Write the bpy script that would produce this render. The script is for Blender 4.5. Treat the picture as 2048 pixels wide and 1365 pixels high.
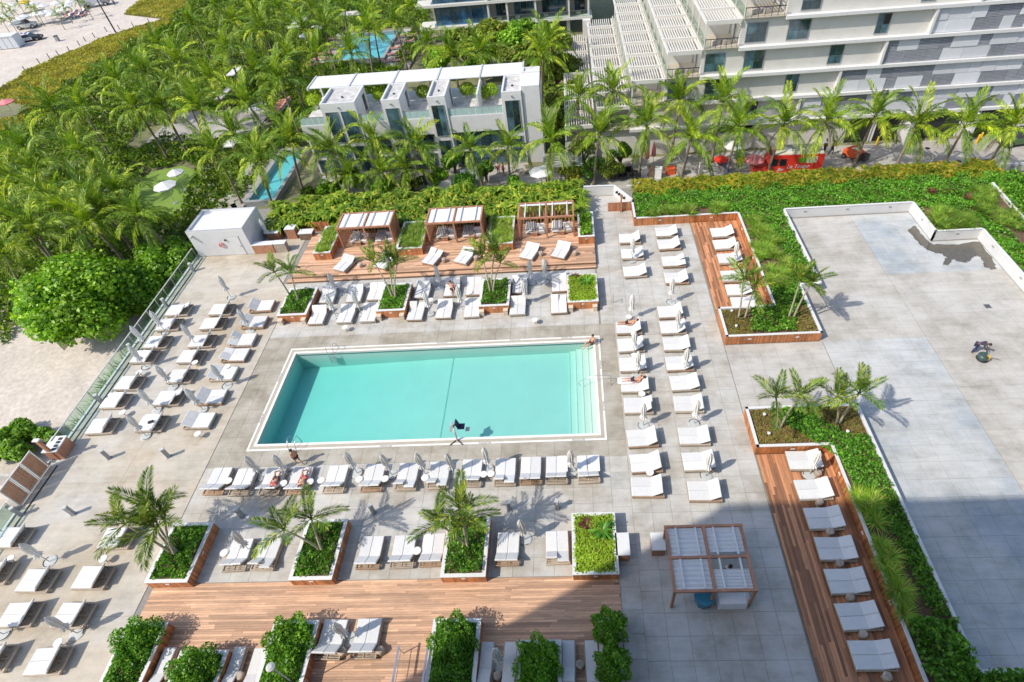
import bpy, math, random
import numpy as np
from mathutils import Vector, Matrix

for o in list(bpy.data.objects): bpy.data.objects.remove(o, do_unlink=True)
S = bpy.context.scene
C = S.collection
rnd = random.Random(7)
R = math.radians
PI = math.pi

# ------------------------------------------------------------------ camera
FOC, PPX, PPY = 1144.87, 1098.03, 685.92          # in pixels of a 2048 x 1365 picture
PITCH, ROLL, YAW, CAMZ = 0.7992, -0.1011, 0.0821, 33.0
def cam_matrix():
    cy, sy = math.cos(YAW), math.sin(YAW); cp, sp = math.cos(PITCH), math.sin(PITCH); cr, sr = math.cos(ROLL), math.sin(ROLL)
    Rz = np.array([[cy, sy, 0], [-sy, cy, 0], [0, 0, 1.]])
    base = np.array([[1, 0, 0], [0, 0, -1], [0, 1, 0.]])
    Rp = np.array([[1, 0, 0], [0, cp, -sp], [0, sp, cp]])
    Rr = np.array([[cr, -sr, 0], [sr, cr, 0], [0, 0, 1.]])
    return Rr @ Rp @ base @ Rz
CM = cam_matrix()
def at(u, v, z=0.0):
    """point of the place at height z that the survey photo shows at (u, v)"""
    d = CM.T @ np.array([(u - PPX) / FOC, (v - PPY) / FOC, 1.0]); t = (z - CAMZ) / d[2]
    return float(d[0] * t), float(d[1] * t)
def on_face(u, v, Y):
    d = CM.T @ np.array([(u - PPX) / FOC, (v - PPY) / FOC, 1.0]); t = Y / d[1]
    return float(d[0] * t), float(d[2] * t + CAMZ)
cam = bpy.data.cameras.new('camera'); camo = bpy.data.objects.new('camera', cam); C.objects.link(camo)
mw = Matrix.Identity(4)
for i in range(3):
    mw[i][0] = CM[0][i]; mw[i][1] = -CM[1][i]; mw[i][2] = -CM[2][i]
mw[2][3] = CAMZ
camo.matrix_world = mw
cam.sensor_fit = 'HORIZONTAL'; cam.sensor_width = 36; cam.lens = FOC / 2048 * 36
cam.shift_x = -(PPX - 1024) / 2048; cam.shift_y = (PPY - 682.5) / 2048
cam.clip_start = 0.5; cam.clip_end = 3000
S.camera = camo

# ------------------------------------------------------------------ light
SUN_EL = R(47.0); SH = Vector((0.89, 0.456, 0)).normalized()
w = bpy.data.worlds.new('World'); S.world = w; w.use_nodes = True
nt = w.node_tree; bg = nt.nodes['Background']
sky = nt.nodes.new('ShaderNodeTexSky'); sky.sky_type = 'NISHITA'; sky.sun_disc = False
sky.sun_elevation = SUN_EL; sky.sun_rotation = math.atan2(-SH.x, -SH.y)
sky.air_density = 1.0; sky.dust_density = 1.3; sky.ozone_density = 1.0
nt.links.new(sky.outputs[0], bg.inputs[0]); bg.inputs[1].default_value = 0.15
sl = bpy.data.lights.new('sun', 'SUN'); sl.energy = 2.95; sl.angle = R(0.53); sl.color = (1.0, 0.935, 0.825)
so = bpy.data.objects.new('sun', sl); C.objects.link(so)
so.rotation_euler = Vector((SH.x * math.cos(SUN_EL), SH.y * math.cos(SUN_EL), -math.sin(SUN_EL))).to_track_quat('-Z', 'Y').to_euler()
so.location = (-60, -40, 90)
S.view_settings.view_transform = 'Standard'; S.view_settings.look = 'None'; S.view_settings.gamma = 1.0
S.view_settings.exposure = 0.58

# ------------------------------------------------------------------ materials
MATS = {}
def nodes_of(name):
    m = bpy.data.materials.new(name); m.use_nodes = True
    MATS[name] = m
    n = m.node_tree; return m, n, n.nodes['Principled BSDF']
def mixcol(n, a, b, fac, mode='MIX'):
    x = n.nodes.new('ShaderNodeMix'); x.data_type = 'RGBA'; x.blend_type = mode; x.clamp_result = False
    for sock, val in ((x.inputs[0], fac), (x.inputs[6], a), (x.inputs[7], b)):
        if hasattr(val, 'links') or isinstance(val, bpy.types.NodeSocket): n.links.new(val, sock)
        elif isinstance(val, (int, float)): sock.default_value = val
        else: sock.default_value = (*val, 1)
    return x.outputs[2]
def noise(n, scale, detail=4, rough=.55, coord='pos', stretch=None):
    t = n.nodes.new('ShaderNodeTexNoise'); t.inputs['Scale'].default_value = scale; t.inputs['Detail'].default_value = detail
    t.inputs['Roughness'].default_value = rough
    if coord == 'pos': c = n.nodes.new('ShaderNodeNewGeometry').outputs['Position']
    else: c = n.nodes.new('ShaderNodeTexCoord').outputs['Object']
    if stretch:
        mp = n.nodes.new('ShaderNodeMapping'); mp.inputs['Scale'].default_value = stretch
        n.links.new(c, mp.inputs[0]); c = mp.outputs[0]
    n.links.new(c, t.inputs['Vector']); return t.outputs['Fac']
def ramp(n, fac, stops):
    r = n.nodes.new('ShaderNodeValToRGB'); n.links.new(fac, r.inputs[0])
    e = r.color_ramp.elements
    while len(e) < len(stops): e.new(.5)
    for k, (p, c) in enumerate(stops):
        e[k].position = p; e[k].color = (*c, 1) if len(c) == 3 else c
    return r.outputs[0]
def bump(n, p, h, strength=.3, dist=.01):
    b = n.nodes.new('ShaderNodeBump'); b.inputs['Strength'].default_value = strength; b.inputs['Distance'].default_value = dist
    n.links.new(h, b.inputs['Height']); n.links.new(b.outputs[0], p.inputs['Normal'])
def mat(name, col, rough=.6, var=.12, scale=3.0, fine=.06, fscale=40, objr=0.0, metal=0.0, coord='pos', tint=0.0, bmp=0.0, stretch=None, spec=.5):
    """one colour with soft blotches, fine grain and optional per-object / per-piece variation"""
    m, n, p = nodes_of(name)
    p.inputs['Roughness'].default_value = rough; p.inputs['Metallic'].default_value = metal; p.inputs['Specular IOR Level'].default_value = spec
    lo = [max(0, c * (1 - var)) for c in col]; hi = [c * (1 + var) for c in col]
    nz = noise(n, scale, 5, .6, coord, stretch)
    c = ramp(n, nz, [(.3, lo), (.7, hi)])
    if fine:
        f = noise(n, fscale, 3, .6, coord, stretch)
        c = mixcol(n, c, ramp(n, f, [(.3, (1 - fine,) * 3), (.7, (1 + fine,) * 3)]), 1.0, 'MULTIPLY')
        if bmp: bump(n, p, f, bmp)
    if objr:
        oi = n.nodes.new('ShaderNodeObjectInfo').outputs['Random']
        c = mixcol(n, c, ramp(n, oi, [(0, (1 - objr,) * 3), (1, (1 + objr,) * 3)]), 1.0, 'MULTIPLY')
    if tint:
        a = n.nodes.new('ShaderNodeAttribute'); a.attribute_name = 'tint'
        c = mixcol(n, c, ramp(n, a.outputs['Fac'], [(0, (1 - tint,) * 3), (1, (1 + tint,) * 3)]), 1.0, 'MULTIPLY')
    n.links.new(c, p.inputs['Base Color']); return m
def leafmat(name, c0, c1, c2=None, rough=.45, trans=.35, objr=.12, usetint=True):
    m, n, p = nodes_of(name); p.inputs['Roughness'].default_value = rough; p.inputs['Specular IOR Level'].default_value = .35
    if usetint:
        a = n.nodes.new('ShaderNodeAttribute'); a.attribute_name = 'tint'; f = a.outputs['Fac']
    else: f = n.nodes.new('ShaderNodeObjectInfo').outputs['Random']
    st = [(0, c0), (1, c1)] if c2 is None else [(0, c0), (.7, c1), (1, c2)]
    c = ramp(n, f, st)
    nz = noise(n, .35, 3, .6)
    c = mixcol(n, c, ramp(n, nz, [(.3, (.66,) * 3), (.7, (1.28,) * 3)]), 1.0, 'MULTIPLY')
    if objr:
        oi = n.nodes.new('ShaderNodeObjectInfo').outputs['Random']
        c = mixcol(n, c, ramp(n, oi, [(0, (1 - objr * 1.25, 1 - objr, 1 - objr)), (.6, (1, 1, 1)), (1, (1 + objr * 2.0, 1 + objr * 1.1, 1))]), 1.0, 'MULTIPLY')
    n.links.new(c, p.inputs['Base Color'])
    tr = n.nodes.new('ShaderNodeBsdfTranslucent'); c2_ = mixcol(n, c, (1.25, 1.3, .55), 1.0, 'MULTIPLY'); n.links.new(c2_, tr.inputs[0])
    mx = n.nodes.new('ShaderNodeMixShader'); mx.inputs[0].default_value = trans
    n.links.new(p.outputs[0], mx.inputs[1]); n.links.new(tr.outputs[0], mx.inputs[2])
    n.links.new(mx.outputs[0], n.nodes['Material Output'].inputs[0]); return m

def concrete(name, base, stain, cool=None, cs=.12, objr=0.0):
    m, n, p = nodes_of(name); p.inputs['Roughness'].default_value = .8; p.inputs['Specular IOR Level'].default_value = .25
    big = noise(n, cs, 6, .65); mid = noise(n, .9, 6, .7, stretch=(.55, 1, 1)); fin = noise(n, 14, 4, .7)
    c = ramp(n, big, [(.38, stain), (.5, base), (.62, cool or base)])
    c = mixcol(n, c, ramp(n, mid, [(.3, (.82, .80, .77)), (.46, (.98, .98, .97)), (.6, (1.03, 1.03, 1.03)), (.72, (1.12, 1.12, 1.12))]), 1.0, 'MULTIPLY')
    blot = noise(n, .38, 7, .72); c = mixcol(n, c, ramp(n, blot, [(.33, (.80, .79, .77)), (.5, (1, 1, 1)), (.68, (1.1, 1.1, 1.11))]), 1.0, 'MULTIPLY')
    str_ = noise(n, 2.2, 5, .75, stretch=(.12, 1.2, 1)); c = mixcol(n, c, ramp(n, str_, [(.35, (.93,) * 3), (.65, (1.05,) * 3)]), 1.0, 'MULTIPLY')
    c = mixcol(n, c, ramp(n, fin, [(.3, (.95,) * 3), (.7, (1.05,) * 3)]), 1.0, 'MULTIPLY')
    if objr:
        oi = n.nodes.new('ShaderNodeObjectInfo').outputs['Random']
        c = mixcol(n, c, ramp(n, oi, [(0, (1 - objr,) * 3), (1, (1 + objr,) * 3)]), 1.0, 'MULTIPLY')
    n.links.new(c, p.inputs['Base Color']); bump(n, p, fin, .15, .004); return m

concrete('deck_concrete', (.50, .45, .375), (.43, .365, .28), (.49, .465, .42))
concrete('paver', (.48, .46, .425), (.41, .38, .33), (.50, .49, .465), cs=.3, objr=.045)
concrete('paver_wet', (.38, .345, .285), (.30, .265, .21), (.43, .40, .345), cs=.3, objr=.06)
concrete('terrace_warm', (.48, .457, .422), (.40, .373, .333), (.50, .482, .452), cs=.16, objr=.015)
concrete('terrace_cool', (.46, .468, .465), (.35, .385, .415), (.50, .50, .488), cs=.16, objr=.015)
concrete('street_concrete', (.40, .375, .345), (.33, .31, .28), (.43, .41, .38))
mat('grout', (.25, .235, .21), .9)
mat('coping_tan', (.43, .38, .30), .6, .08); mat('coping_white', (.76, .74, .70), .5, .04)
mat('white_wall', (.63, .625, .62), .7, .05, 1.2, .03); mat('white_paint', (.66, .655, .645), .55, .04)
mat('cream_wall', (.62, .60, .555), .75, .05, .8, .03); mat('roof_grey', (.5, .485, .465), .9, .3, 1.5, .12, 9)
mat('awning', (.65, .65, .65), .7, .03)
mat('cushion', (.64, .632, .62), .85, .04, 3, .05, 14, objr=.07, coord='obj', bmp=.5); mat('towel', (.76, .755, .78), .95, .06, 8, .05, 80)
mat('teak', (.36, .235, .15), .65, .25, 3, .12, 30, objr=.15, coord='obj', tint=.2)
mat('grey_teak', (.42, .345, .27), .75, .2, 3, .12, 30, objr=.15, coord='obj')
mat('plank', (.47, .215, .105), .6, .25, 1.3, .16, 9, objr=.5, coord='obj', stretch=(.25, 2.5, 1), tint=.35)
mat('plank_light', (.57, .345, .215), .65, .24, 1.3, .16, 9, objr=.36, coord='obj', stretch=(.25, 2.5, 1), tint=.26)
mat('cladding', (.46, .18, .07), .5, .22, 1.5, .15, 20, tint=.32)
mat('cedar', (.42, .20, .115), .55, .2, 2, .12, 20, objr=.1)
mat('soil', (.13, .08, .05), .95, .3, 3, .3, 25)
mat('sand', (.54, .475, .41), .95, .10, .35, .16, 3, bmp=.9); mat('ground', (.17, .17, .085), .95, .35, .12, .25, 2)
mat('lawn', (.17, .27, .04), .9, .12, .5, .12, 12); mat('umbrella_cloth', (.70, .685, .655), .85, .1, 4, .05, 40, objr=.06, coord='obj')
mat('pale_grey', (.48, .49, .47), .5, .08); mat('dark_metal', (.05, .05, .055), .4, .1, metal=.6); mat('steel', (.55, .55, .56), .28, .05, metal=.9)
mat('bollard_grey', (.30, .305, .31), .5, .1); mat('black', (.02, .02, .022), .6, .2)
mat('trunk', (.22, .18, .135), .85, .25, 3, .25, 22, objr=.15); mat('bark_dark', (.16, .12, .085), .9, .25, 4, .2, 22)
mat('stump', (.46, .37, .29), .8, .3, 6, .2, 30, objr=.2, coord='obj'); mat('wicker', (.42, .38, .33), .8, .2, 10, .2, 60)
mat('red_paint', (.62, .035, .02), .3, .06); mat('orange_paint', (.75, .13, .04), .4, .08); mat('yellow_paint', (.72, .44, .02), .45, .1)
mat('blue_paint', (.02, .12, .5), .4, .1); mat('teal_plastic', (.03, .2, .32), .4, .1); mat('pink_cloth', (.7, .22, .22), .8, .15)
mat('green_car', (.09, .16, .06), .35, .15); mat('truck_roof', (.6, .565, .47), .6, .1); mat('rubber', (.025, .025, .025), .8)
mat('louvre', (.30, .31, .35), .5, .12, objr=.12); mat('panel_white', (.62, .63, .66), .5, .04, objr=.1)
mat('rust_cloth', (.48, .2, .16), .8, .15, objr=.2); mat('stone_lamp', (.6, .5, .38), .8, .2, 8)
mat('skin', (.52, .27, .17), .55, .08, 8); mat('skin_dark', (.16, .075, .045), .55, .08, 8); mat('hair', (.02, .014, .01), .6)
mat('navy_cloth', (.035, .04, .10), .85, .15, 8); mat('red_cloth', (.5, .1, .1), .85, .25, 14); mat('white_cloth', (.72, .72, .74), .85, .08)
mat('brown_cloth', (.09, .04, .03), .8); mat('pool_line', (.02, .16, .17), .5); mat('pool_line_soft', (.26, .42, .38), .5); mat('palm_stem', (.40, .35, .245), .8, .2, 5, .2, 30); mat('wood_dark', (.2, .13, .085), .7, .25, 5)
mat('wet', (.12, .108, .085), .12, .15, 3, .05, 20, spec=.6)
# pool shell and water
mat('pool_shell', (.50, .55, .50), .6, .03, .6, .02)
mat('pool_tread', (.60, .62, .54), .6, .03, .6, .02)
def schlick(n, lw, f0):
    a = n.nodes.new('ShaderNodeMath'); a.operation = 'POWER'; a.inputs[1].default_value = 5; n.links.new(lw.outputs['Facing'], a.inputs[0])
    b = n.nodes.new('ShaderNodeMath'); b.operation = 'MULTIPLY_ADD'; b.inputs[1].default_value = 1 - f0; b.inputs[2].default_value = f0; n.links.new(a.outputs[0], b.inputs[0]); return b.outputs[0]
def water_mat(name, absorb, dens):
    m, n, p = nodes_of(name); out = n.nodes['Material Output']; n.nodes.remove(p)
    tr = n.nodes.new('ShaderNodeBsdfTransparent'); gl = n.nodes.new('ShaderNodeBsdfGlossy'); gl.inputs['Roughness'].default_value = .03
    fr = n.nodes.new('ShaderNodeLayerWeight'); fr.inputs[0].default_value = .5
    nz = noise(n, 2.6, 4, .6, 'pos'); b = n.nodes.new('ShaderNodeBump'); b.inputs['Strength'].default_value = .8; b.inputs['Distance'].default_value = .08
    n.links.new(nz, b.inputs['Height']); n.links.new(b.outputs[0], gl.inputs['Normal']); n.links.new(b.outputs[0], fr.inputs['Normal'])
    mx = n.nodes.new('ShaderNodeMixShader'); n.links.new(schlick(n, fr, .02), mx.inputs[0]); n.links.new(tr.outputs[0], mx.inputs[1]); n.links.new(gl.outputs[0], mx.inputs[2])
    n.links.new(mx.outputs[0], out.inputs['Surface'])
    va = n.nodes.new('ShaderNodeVolumeAbsorption'); va.inputs[0].default_value = (*absorb, 1); va.inputs[1].default_value = dens
    n.links.new(va.outputs[0], out.inputs['Volume']); return m
water_mat('water', (.09, .945, .92), .33)
def glass_mat(name, tint, refl=1.0):
    m, n, p = nodes_of(name); out = n.nodes['Material Output']; n.nodes.remove(p)
    tr = n.nodes.new('ShaderNodeBsdfTransparent'); tr.inputs[0].default_value = (*tint, 1)
    gl = n.nodes.new('ShaderNodeBsdfGlossy'); gl.inputs['Roughness'].default_value = .02
    fr = n.nodes.new('ShaderNodeLayerWeight'); fr.inputs[0].default_value = .5
    mx = n.nodes.new('ShaderNodeMixShader'); n.links.new(schlick(n, fr, .04), mx.inputs[0]); n.links.new(tr.outputs[0], mx.inputs[1]); n.links.new(gl.outputs[0], mx.inputs[2])
    n.links.new(mx.outputs[0], out.inputs['Surface']); return m
glass_mat('rail_glass', (.80, .90, .86))
mat('frosted_glass', (.42, .56, .54), .25, .08, .6, spec=.7)
mat('window_glass', (.05, .10, .125), .06, .6, .8, 0, spec=1.0, objr=.7); mat('blue_glass', (.03, .09, .16), .06, .6, .5, 0, spec=1.0, objr=.6)
mat('car_glass', (.015, .02, .025), .05, .1, 1, 0, spec=1.0)
# foliage
leafmat('fol_palm', (.10, .20, .012), (.26, .41, .025), (.50, .57, .07), objr=.36, trans=.28)
leafmat('fol_palm_planter', (.03, .09, .012), (.18, .30, .03), (.50, .48, .08), objr=.3, trans=.25)
leafmat('fol_dead', (.30, .24, .07), (.36, .30, .09), usetint=False)
leafmat('fol_seagrape', (.08, .22, .01), (.24, .46, .022), (.42, .62, .07))
leafmat('fol_shrub', (.045, .17, .012), (.16, .37, .028), (.30, .50, .06)); leafmat('fol_cover', (.04, .16, .012), (.15, .39, .03), (.28, .52, .06))
leafmat('fol_areca', (.08, .17, .01), (.36, .38, .03), (.70, .42, .06)); leafmat('fol_areca_back', (.06, .16, .01), (.28, .42, .03), (.60, .56, .07))
leafmat('fol_grass', (.10, .26, .02), (.27, .45, .04), (.52, .47, .12)); leafmat('fol_lime', (.26, .42, .02), (.44, .58, .05))
leafmat('fol_under', (.045, .11, .01), (.15, .26, .018), (.34, .40, .045)); leafmat('fol_dune', (.24, .31, .03), (.40, .37, .06), (.46, .36, .13))
leafmat('fol_succulent', (.24, .30, .05), (.36, .27, .08), (.44, .20, .13)); leafmat('fol_bromeliad', (.13, .04, .03), (.22, .10, .05))
leafmat('fol_olive', (.10, .18, .02), (.24, .32, .035), (.38, .34, .07))
M = MATS

# ------------------------------------------------------------------ mesh helpers
class MB:
    def __init__(s): s.v = []; s.f = []; s.t = []
    def add(s, vs, fs, t=.5):
        k = len(s.v); s.v += [tuple(x) for x in vs]; s.f += [tuple(i + k for i in f) for f in fs]; s.t += [t] * len(fs); return s
    def box(s, x0, x1, y0, y1, z0, z1, t=.5):
        return s.add([(x0, y0, z0), (x1, y0, z0), (x1, y1, z0), (x0, y1, z0), (x0, y0, z1), (x1, y0, z1), (x1, y1, z1), (x0, y1, z1)],
                     [(3, 2, 1, 0), (4, 5, 6, 7), (0, 1, 5, 4), (1, 2, 6, 5), (2, 3, 7, 6), (3, 0, 4, 7)], t)
    def cbox(s, c, size, rz=0, ry=0, t=.5, bev=0):
        m = Matrix.Translation(c) @ Matrix.Rotation(rz, 4, 'Z') @ Matrix.Rotation(ry, 4, 'Y')
        a, b, d = size[0] / 2, size[1] / 2, size[2] / 2
        if bev:
            e = bev; vs = []
            for z, k in ((-d, e), (-d + e, 0), (d - e, 0), (d, e)):
                vs += [(-a + k, -b + k * 1, z), (a - k, -b + k, z), (a - k, b - k, z), (-a + k, b - k, z)]
            fs = [(3, 2, 1, 0), (12, 13, 14, 15)]
            for r in range(3):
                for j in range(4): fs.append((r * 4 + j, r * 4 + (j + 1) % 4, r * 4 + 4 + (j + 1) % 4, r * 4 + 4 + j))
        else:
            vs = [(-a, -b, -d), (a, -b, -d), (a, b, -d), (-a, b, -d), (-a, -b, d), (a, -b, d), (a, b, d), (-a, b, d)]
            fs = [(3, 2, 1, 0), (4, 5, 6, 7), (0, 1, 5, 4), (1, 2, 6, 5), (2, 3, 7, 6), (3, 0, 4, 7)]
        return s.add([m @ Vector(q) for q in vs], fs, t)
    def prism(s, pts, z0, z1, t=.5):
        n = len(pts); vs = [(x, y, z0) for x, y in pts] + [(x, y, z1) for x, y in pts]
        return s.add(vs, [tuple(range(n - 1, -1, -1)), tuple(range(n, 2 * n))] + [(i, (i + 1) % n, n + (i + 1) % n, n + i) for i in range(n)], t)
    def xprism(s, pts, y0, y1, t=.5):            # profile in x,z extruded along y
        n = len(pts); vs = [(x, y0, z) for x, z in pts] + [(x, y1, z) for x, z in pts]
        return s.add(vs, [tuple(range(n)), tuple(range(2 * n - 1, n - 1, -1))] + [(i, n + i, n + (i + 1) % n, (i + 1) % n) for i in range(n)], t)
    def tube(s, pts, r, n=6, t=.5, closed=True):
        pts = [Vector(p) for p in pts]; rr = r if isinstance(r, (list, tuple)) else [r] * len(pts); rings = []
        for i, p in enumerate(pts):
            d = (pts[min(i + 1, len(pts) - 1)] - pts[max(i - 1, 0)]).normalized()
            a = d.cross(Vector((0, 0, 1)) if abs(d.z) < .9 else Vector((1, 0, 0))).normalized(); b = d.cross(a)
            rings.append([p + (a * math.cos(2 * PI * k / n) + b * math.sin(2 * PI * k / n)) * rr[i] for k in range(n)])
        fs = []
        for i in range(len(pts) - 1):
            for k in range(n): fs.append((i * n + k, i * n + (k + 1) % n, i * n + n + (k + 1) % n, i * n + n + k))
        if closed: fs += [tuple(range(n - 1, -1, -1)), tuple(range(len(pts) * n - n, len(pts) * n))]
        return s.add([q for ring in rings for q in ring], fs, t)
    def lathe(s, prof, n=16, c=(0, 0), pleat=0, np_=0, t=.5):
        vs = []
        for r, z in prof:
            for k in range(n):
                a = 2 * PI * k / n; q = r * (1 + (pleat * (1 if k % 2 else -1) if np_ else 0)); vs.append((c[0] + q * math.cos(a), c[1] + q * math.sin(a), z))
        fs = [tuple(range(n - 1, -1, -1)), tuple(range(len(prof) * n - n, len(prof) * n))]
        for i in range(len(prof) - 1):
            for k in range(n): fs.append((i * n + k, i * n + (k + 1) % n, i * n + n + (k + 1) % n, i * n + n + k))
        return s.add(vs, fs, t)
    def mesh(s, name, m, smooth=False):
        me = bpy.data.meshes.new(name); me.from_pydata(s.v, [], s.f); me.materials.append(M[m])
        a = me.attributes.new('tint', 'FLOAT', 'FACE'); a.data.foreach_set('value', s.t)
        if smooth: me.polygons.foreach_set('use_smooth', [True] * len(me.polygons))
        me.update(); return me
    def build(s, name, m, parent=None, smooth=False):
        return link(name, s.mesh(name, m, smooth), parent)
def link(name, me, parent=None, loc=None, rz=0):
    o = bpy.data.objects.new(name, me); C.objects.link(o)
    if parent: o.parent = parent
    if loc is not None: o.location = loc
    if rz: o.rotation_euler = (0, 0, rz)
    return o
def tag(o, label=None, cat=None, group=None, kind=None):
    if label: o['label'] = label
    if cat: o['category'] = cat
    if group: o['group'] = group
    if kind: o['kind'] = kind
    return o
def thing(name, label, cat, loc=(0, 0, 0), rz=0, group=None):
    o = bpy.data.objects.new(name, None); C.objects.link(o); o.empty_display_size = .2
    o.location = loc; o.rotation_euler = (0, 0, rz); return tag(o, label, cat, group)
KIDS = {}
def copy_tree(o, loc=None, rz=None, label=None, group=None, parent=None):
    c = o.copy(); C.objects.link(c); c.parent = parent
    if loc is not None: c.location = loc
    if rz is not None: c.rotation_euler = (0, 0, rz)
    if label: c['label'] = label
    if group: c['group'] = group
    if o.name not in KIDS: KIDS[o.name] = [x for x in bpy.data.objects if x.parent == o]
    for ch in KIDS[o.name]: copy_tree(ch, parent=c)
    return c
OW = ['first', 'second', 'third', 'fourth', 'fifth', 'sixth', 'seventh', 'eighth', 'ninth', 'tenth', 'eleventh', 'twelfth', 'thirteenth', 'fourteenth', 'fifteenth', 'sixteenth', 'seventeenth', 'eighteenth', 'nineteenth', 'twentieth', 'twenty-first', 'twenty-second']
def struct(o): o['kind'] = 'structure'; return o
nrng = np.random.default_rng(11)
def raw_mesh(name, V, F, tint, m, smooth=False):
    me = bpy.data.meshes.new(name); nf, k = F.shape
    me.vertices.add(len(V)); me.vertices.foreach_set('co', V.astype(np.float32).ravel())
    me.loops.add(nf * k); me.loops.foreach_set('vertex_index', F.astype(np.int32).ravel())
    me.polygons.add(nf); me.polygons.foreach_set('loop_start', np.arange(0, nf * k, k, dtype=np.int32)); me.polygons.foreach_set('loop_total', np.full(nf, k, dtype=np.int32))
    a = me.attributes.new('tint', 'FLOAT', 'FACE'); a.data.foreach_set('value', tint.astype(np.float32))
    me.materials.append(M[m]); me.update(calc_edges=True); return me
def nz(v): return v / np.maximum(np.linalg.norm(v, axis=1, keepdims=True), 1e-9)
def leaves(pts, size, asp=.55, up=.6, out=None, jit=.35, tint=None, droop=.15):
    """leaf-shaped quads at the given points; returns V, F, tint"""
    n = len(pts); rv = nrng.normal(size=(n, 3)); nor = nz(rv + np.array([0, 0, up * 2.2]) + (0 if out is None else out * 1.6))
    d = nz(np.cross(nor, nrng.normal(size=(n, 3)))); b = np.cross(nor, d)
    L = (size * (1 + jit * nrng.uniform(-1, 1, n)))[:, None]; W = L * asp * .5
    p = pts - d * L * .5
    V = np.stack([p, p + d * L * .5 + b * W + nor * L * .08, p + d * L - nor * L * droop, p + d * L * .5 - b * W + nor * L * .08], 1).reshape(-1, 3)
    F = np.arange(4 * n).reshape(n, 4); t = nrng.uniform(0, 1, n) if tint is None else tint
    return V, F, t
def blades(roots, L, W, dirs=None, arch=.5, nb=1, jit=.3, up=.6):
    """arched strips of two quads growing from each root"""
    roots = np.repeat(roots, nb, 0); n = len(roots)
    a = nrng.uniform(0, 2 * PI, n); h = np.stack([np.cos(a), np.sin(a), np.zeros(n)], 1)
    if dirs is not None: h = nz(h + dirs)
    u = up * (1 + .4 * nrng.uniform(-1, 1, n)); d = nz(h + np.stack([0 * u, 0 * u, u], 1) * 1.0)
    Ln = (L * (1 + jit * nrng.uniform(-1, 1, n)))[:, None]; sd = nz(np.cross(d, [0, 0, 1.])) * W
    g = np.array([0, 0, -1.]) * arch
    p1 = roots + d * Ln * .5 + g * Ln * .12; p2 = roots + d * Ln * .95 + g * Ln * .6 + h * Ln * .1
    V = np.stack([roots - sd * .35, roots + sd * .35, p1 - sd * .5, p1 + sd * .5, p2 - sd * .08, p2 + sd * .08], 1).reshape(-1, 3)
    k = np.arange(n)[:, None] * 6
    F = np.concatenate([k + np.array([0, 1, 3, 2]), k + np.array([2, 3, 5, 4])], 0); t = nrng.uniform(0, 1, n)
    return V, F, np.concatenate([t, t])
def merge(parts):
    Vs, Fs, Ts = [], [], []; k = 0
    for V, F, t in parts: Vs.append(V); Fs.append(F + k); Ts.append(t); k += len(V)
    return np.concatenate(Vs), np.concatenate(Fs), np.concatenate(Ts)
def inpoly(P, poly):
    x, y = P[:, 0], P[:, 1]; r = np.zeros(len(P), bool); n = len(poly)
    for i in range(n):
        x1, y1 = poly[i]; x2, y2 = poly[(i + 1) % n]
        c = ((y1 > y) != (y2 > y)) & (x < (x2 - x1) * (y - y1) / ((y2 - y1) or 1e-9) + x1); r ^= c
    return r
def sample(poly, n, holes=()):
    P = np.array(poly); lo, hi = P.min(0), P.max(0); out = np.zeros((0, 2))
    ar = 0
    while len(out) < n:
        q = nrng.uniform(lo, hi, (n * 2, 2)); k = inpoly(q, poly)
        for h in holes: k &= ~inpoly(q, h)
        out = np.concatenate([out, q[k]])
        ar += 1
        if ar > 20: break
    return out[:n]
def rect(x0, x1, y0, y1): return [(x0, y0), (x1, y0), (x1, y1), (x0, y1)]
def bumps(xy, s=1.0, seed=0):
    x, y = xy[:, 0] / s + seed, xy[:, 1] / s + seed * 1.7
    return (np.sin(x * 1.7 + 1.3 * np.sin(y * 1.1)) + np.sin(y * 2.1 + 1.7 * np.sin(x * .9)) + .6 * np.sin(x * 4.3 + y * 3.7)) / 5.2 + .5

# ================================================================== SETTING
GZ = -2.5
g = MB().box(-700, 700, -300, 900, GZ - .6, GZ).build('ground', 'ground'); struct(g)
# sand: the beach beyond the dunes and the strip beside the deck
beach = [at(-700, 900, GZ), at(-900, 300, GZ)]
sand_far = [(-700, -100), (-48, -100), (-48, 36), (-56, 42), (-76, 58)] + [at(-40, 205, GZ), at(60, 140, GZ), at(130, 108, GZ), at(200, 78, GZ), at(262, 58, GZ), at(330, 40, GZ), at(250, 30, GZ), at(268, 12, GZ), at(300, -5, GZ), at(360, -40, GZ)] + [(-120, 420), (-700, 420)]
struct(MB().prism(sand_far, GZ + .004, GZ + .02).build('beach_sand', 'sand'))
struct(MB().box(-48, -38.6, -40, 47, GZ + .004, GZ + .021).build('sand_path', 'sand'))
struct(MB().box(2, 90, 54.9, 65.4, GZ + .004, GZ + .03).build('street', 'street_concrete'))
struct(MB().box(-6, 2, 55, 63, GZ + .004, GZ + .028).build('garden_pavement', 'street_concrete'))
# deck body with the opening for the pool
PX0, PX1, PY0, PY1 = -23.5, .96, 23.07, 31.85
CX0, CX1, CY0, CY1 = -24.12, 1.45, 22.5, 32.54
d = MB(); d.box(-38.7, CX0, -2, 54.6, GZ - .1, -.03); d.box(CX1, 60, -2, 54.6, GZ - .1, -.03); d.box(CX0, CX1, -2, CY0, GZ - .1, -.03); d.box(CX0, CX1, CY1, 54.6, GZ - .1, -.03)
struct(d.build('pool_deck', 'grout'))
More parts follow.
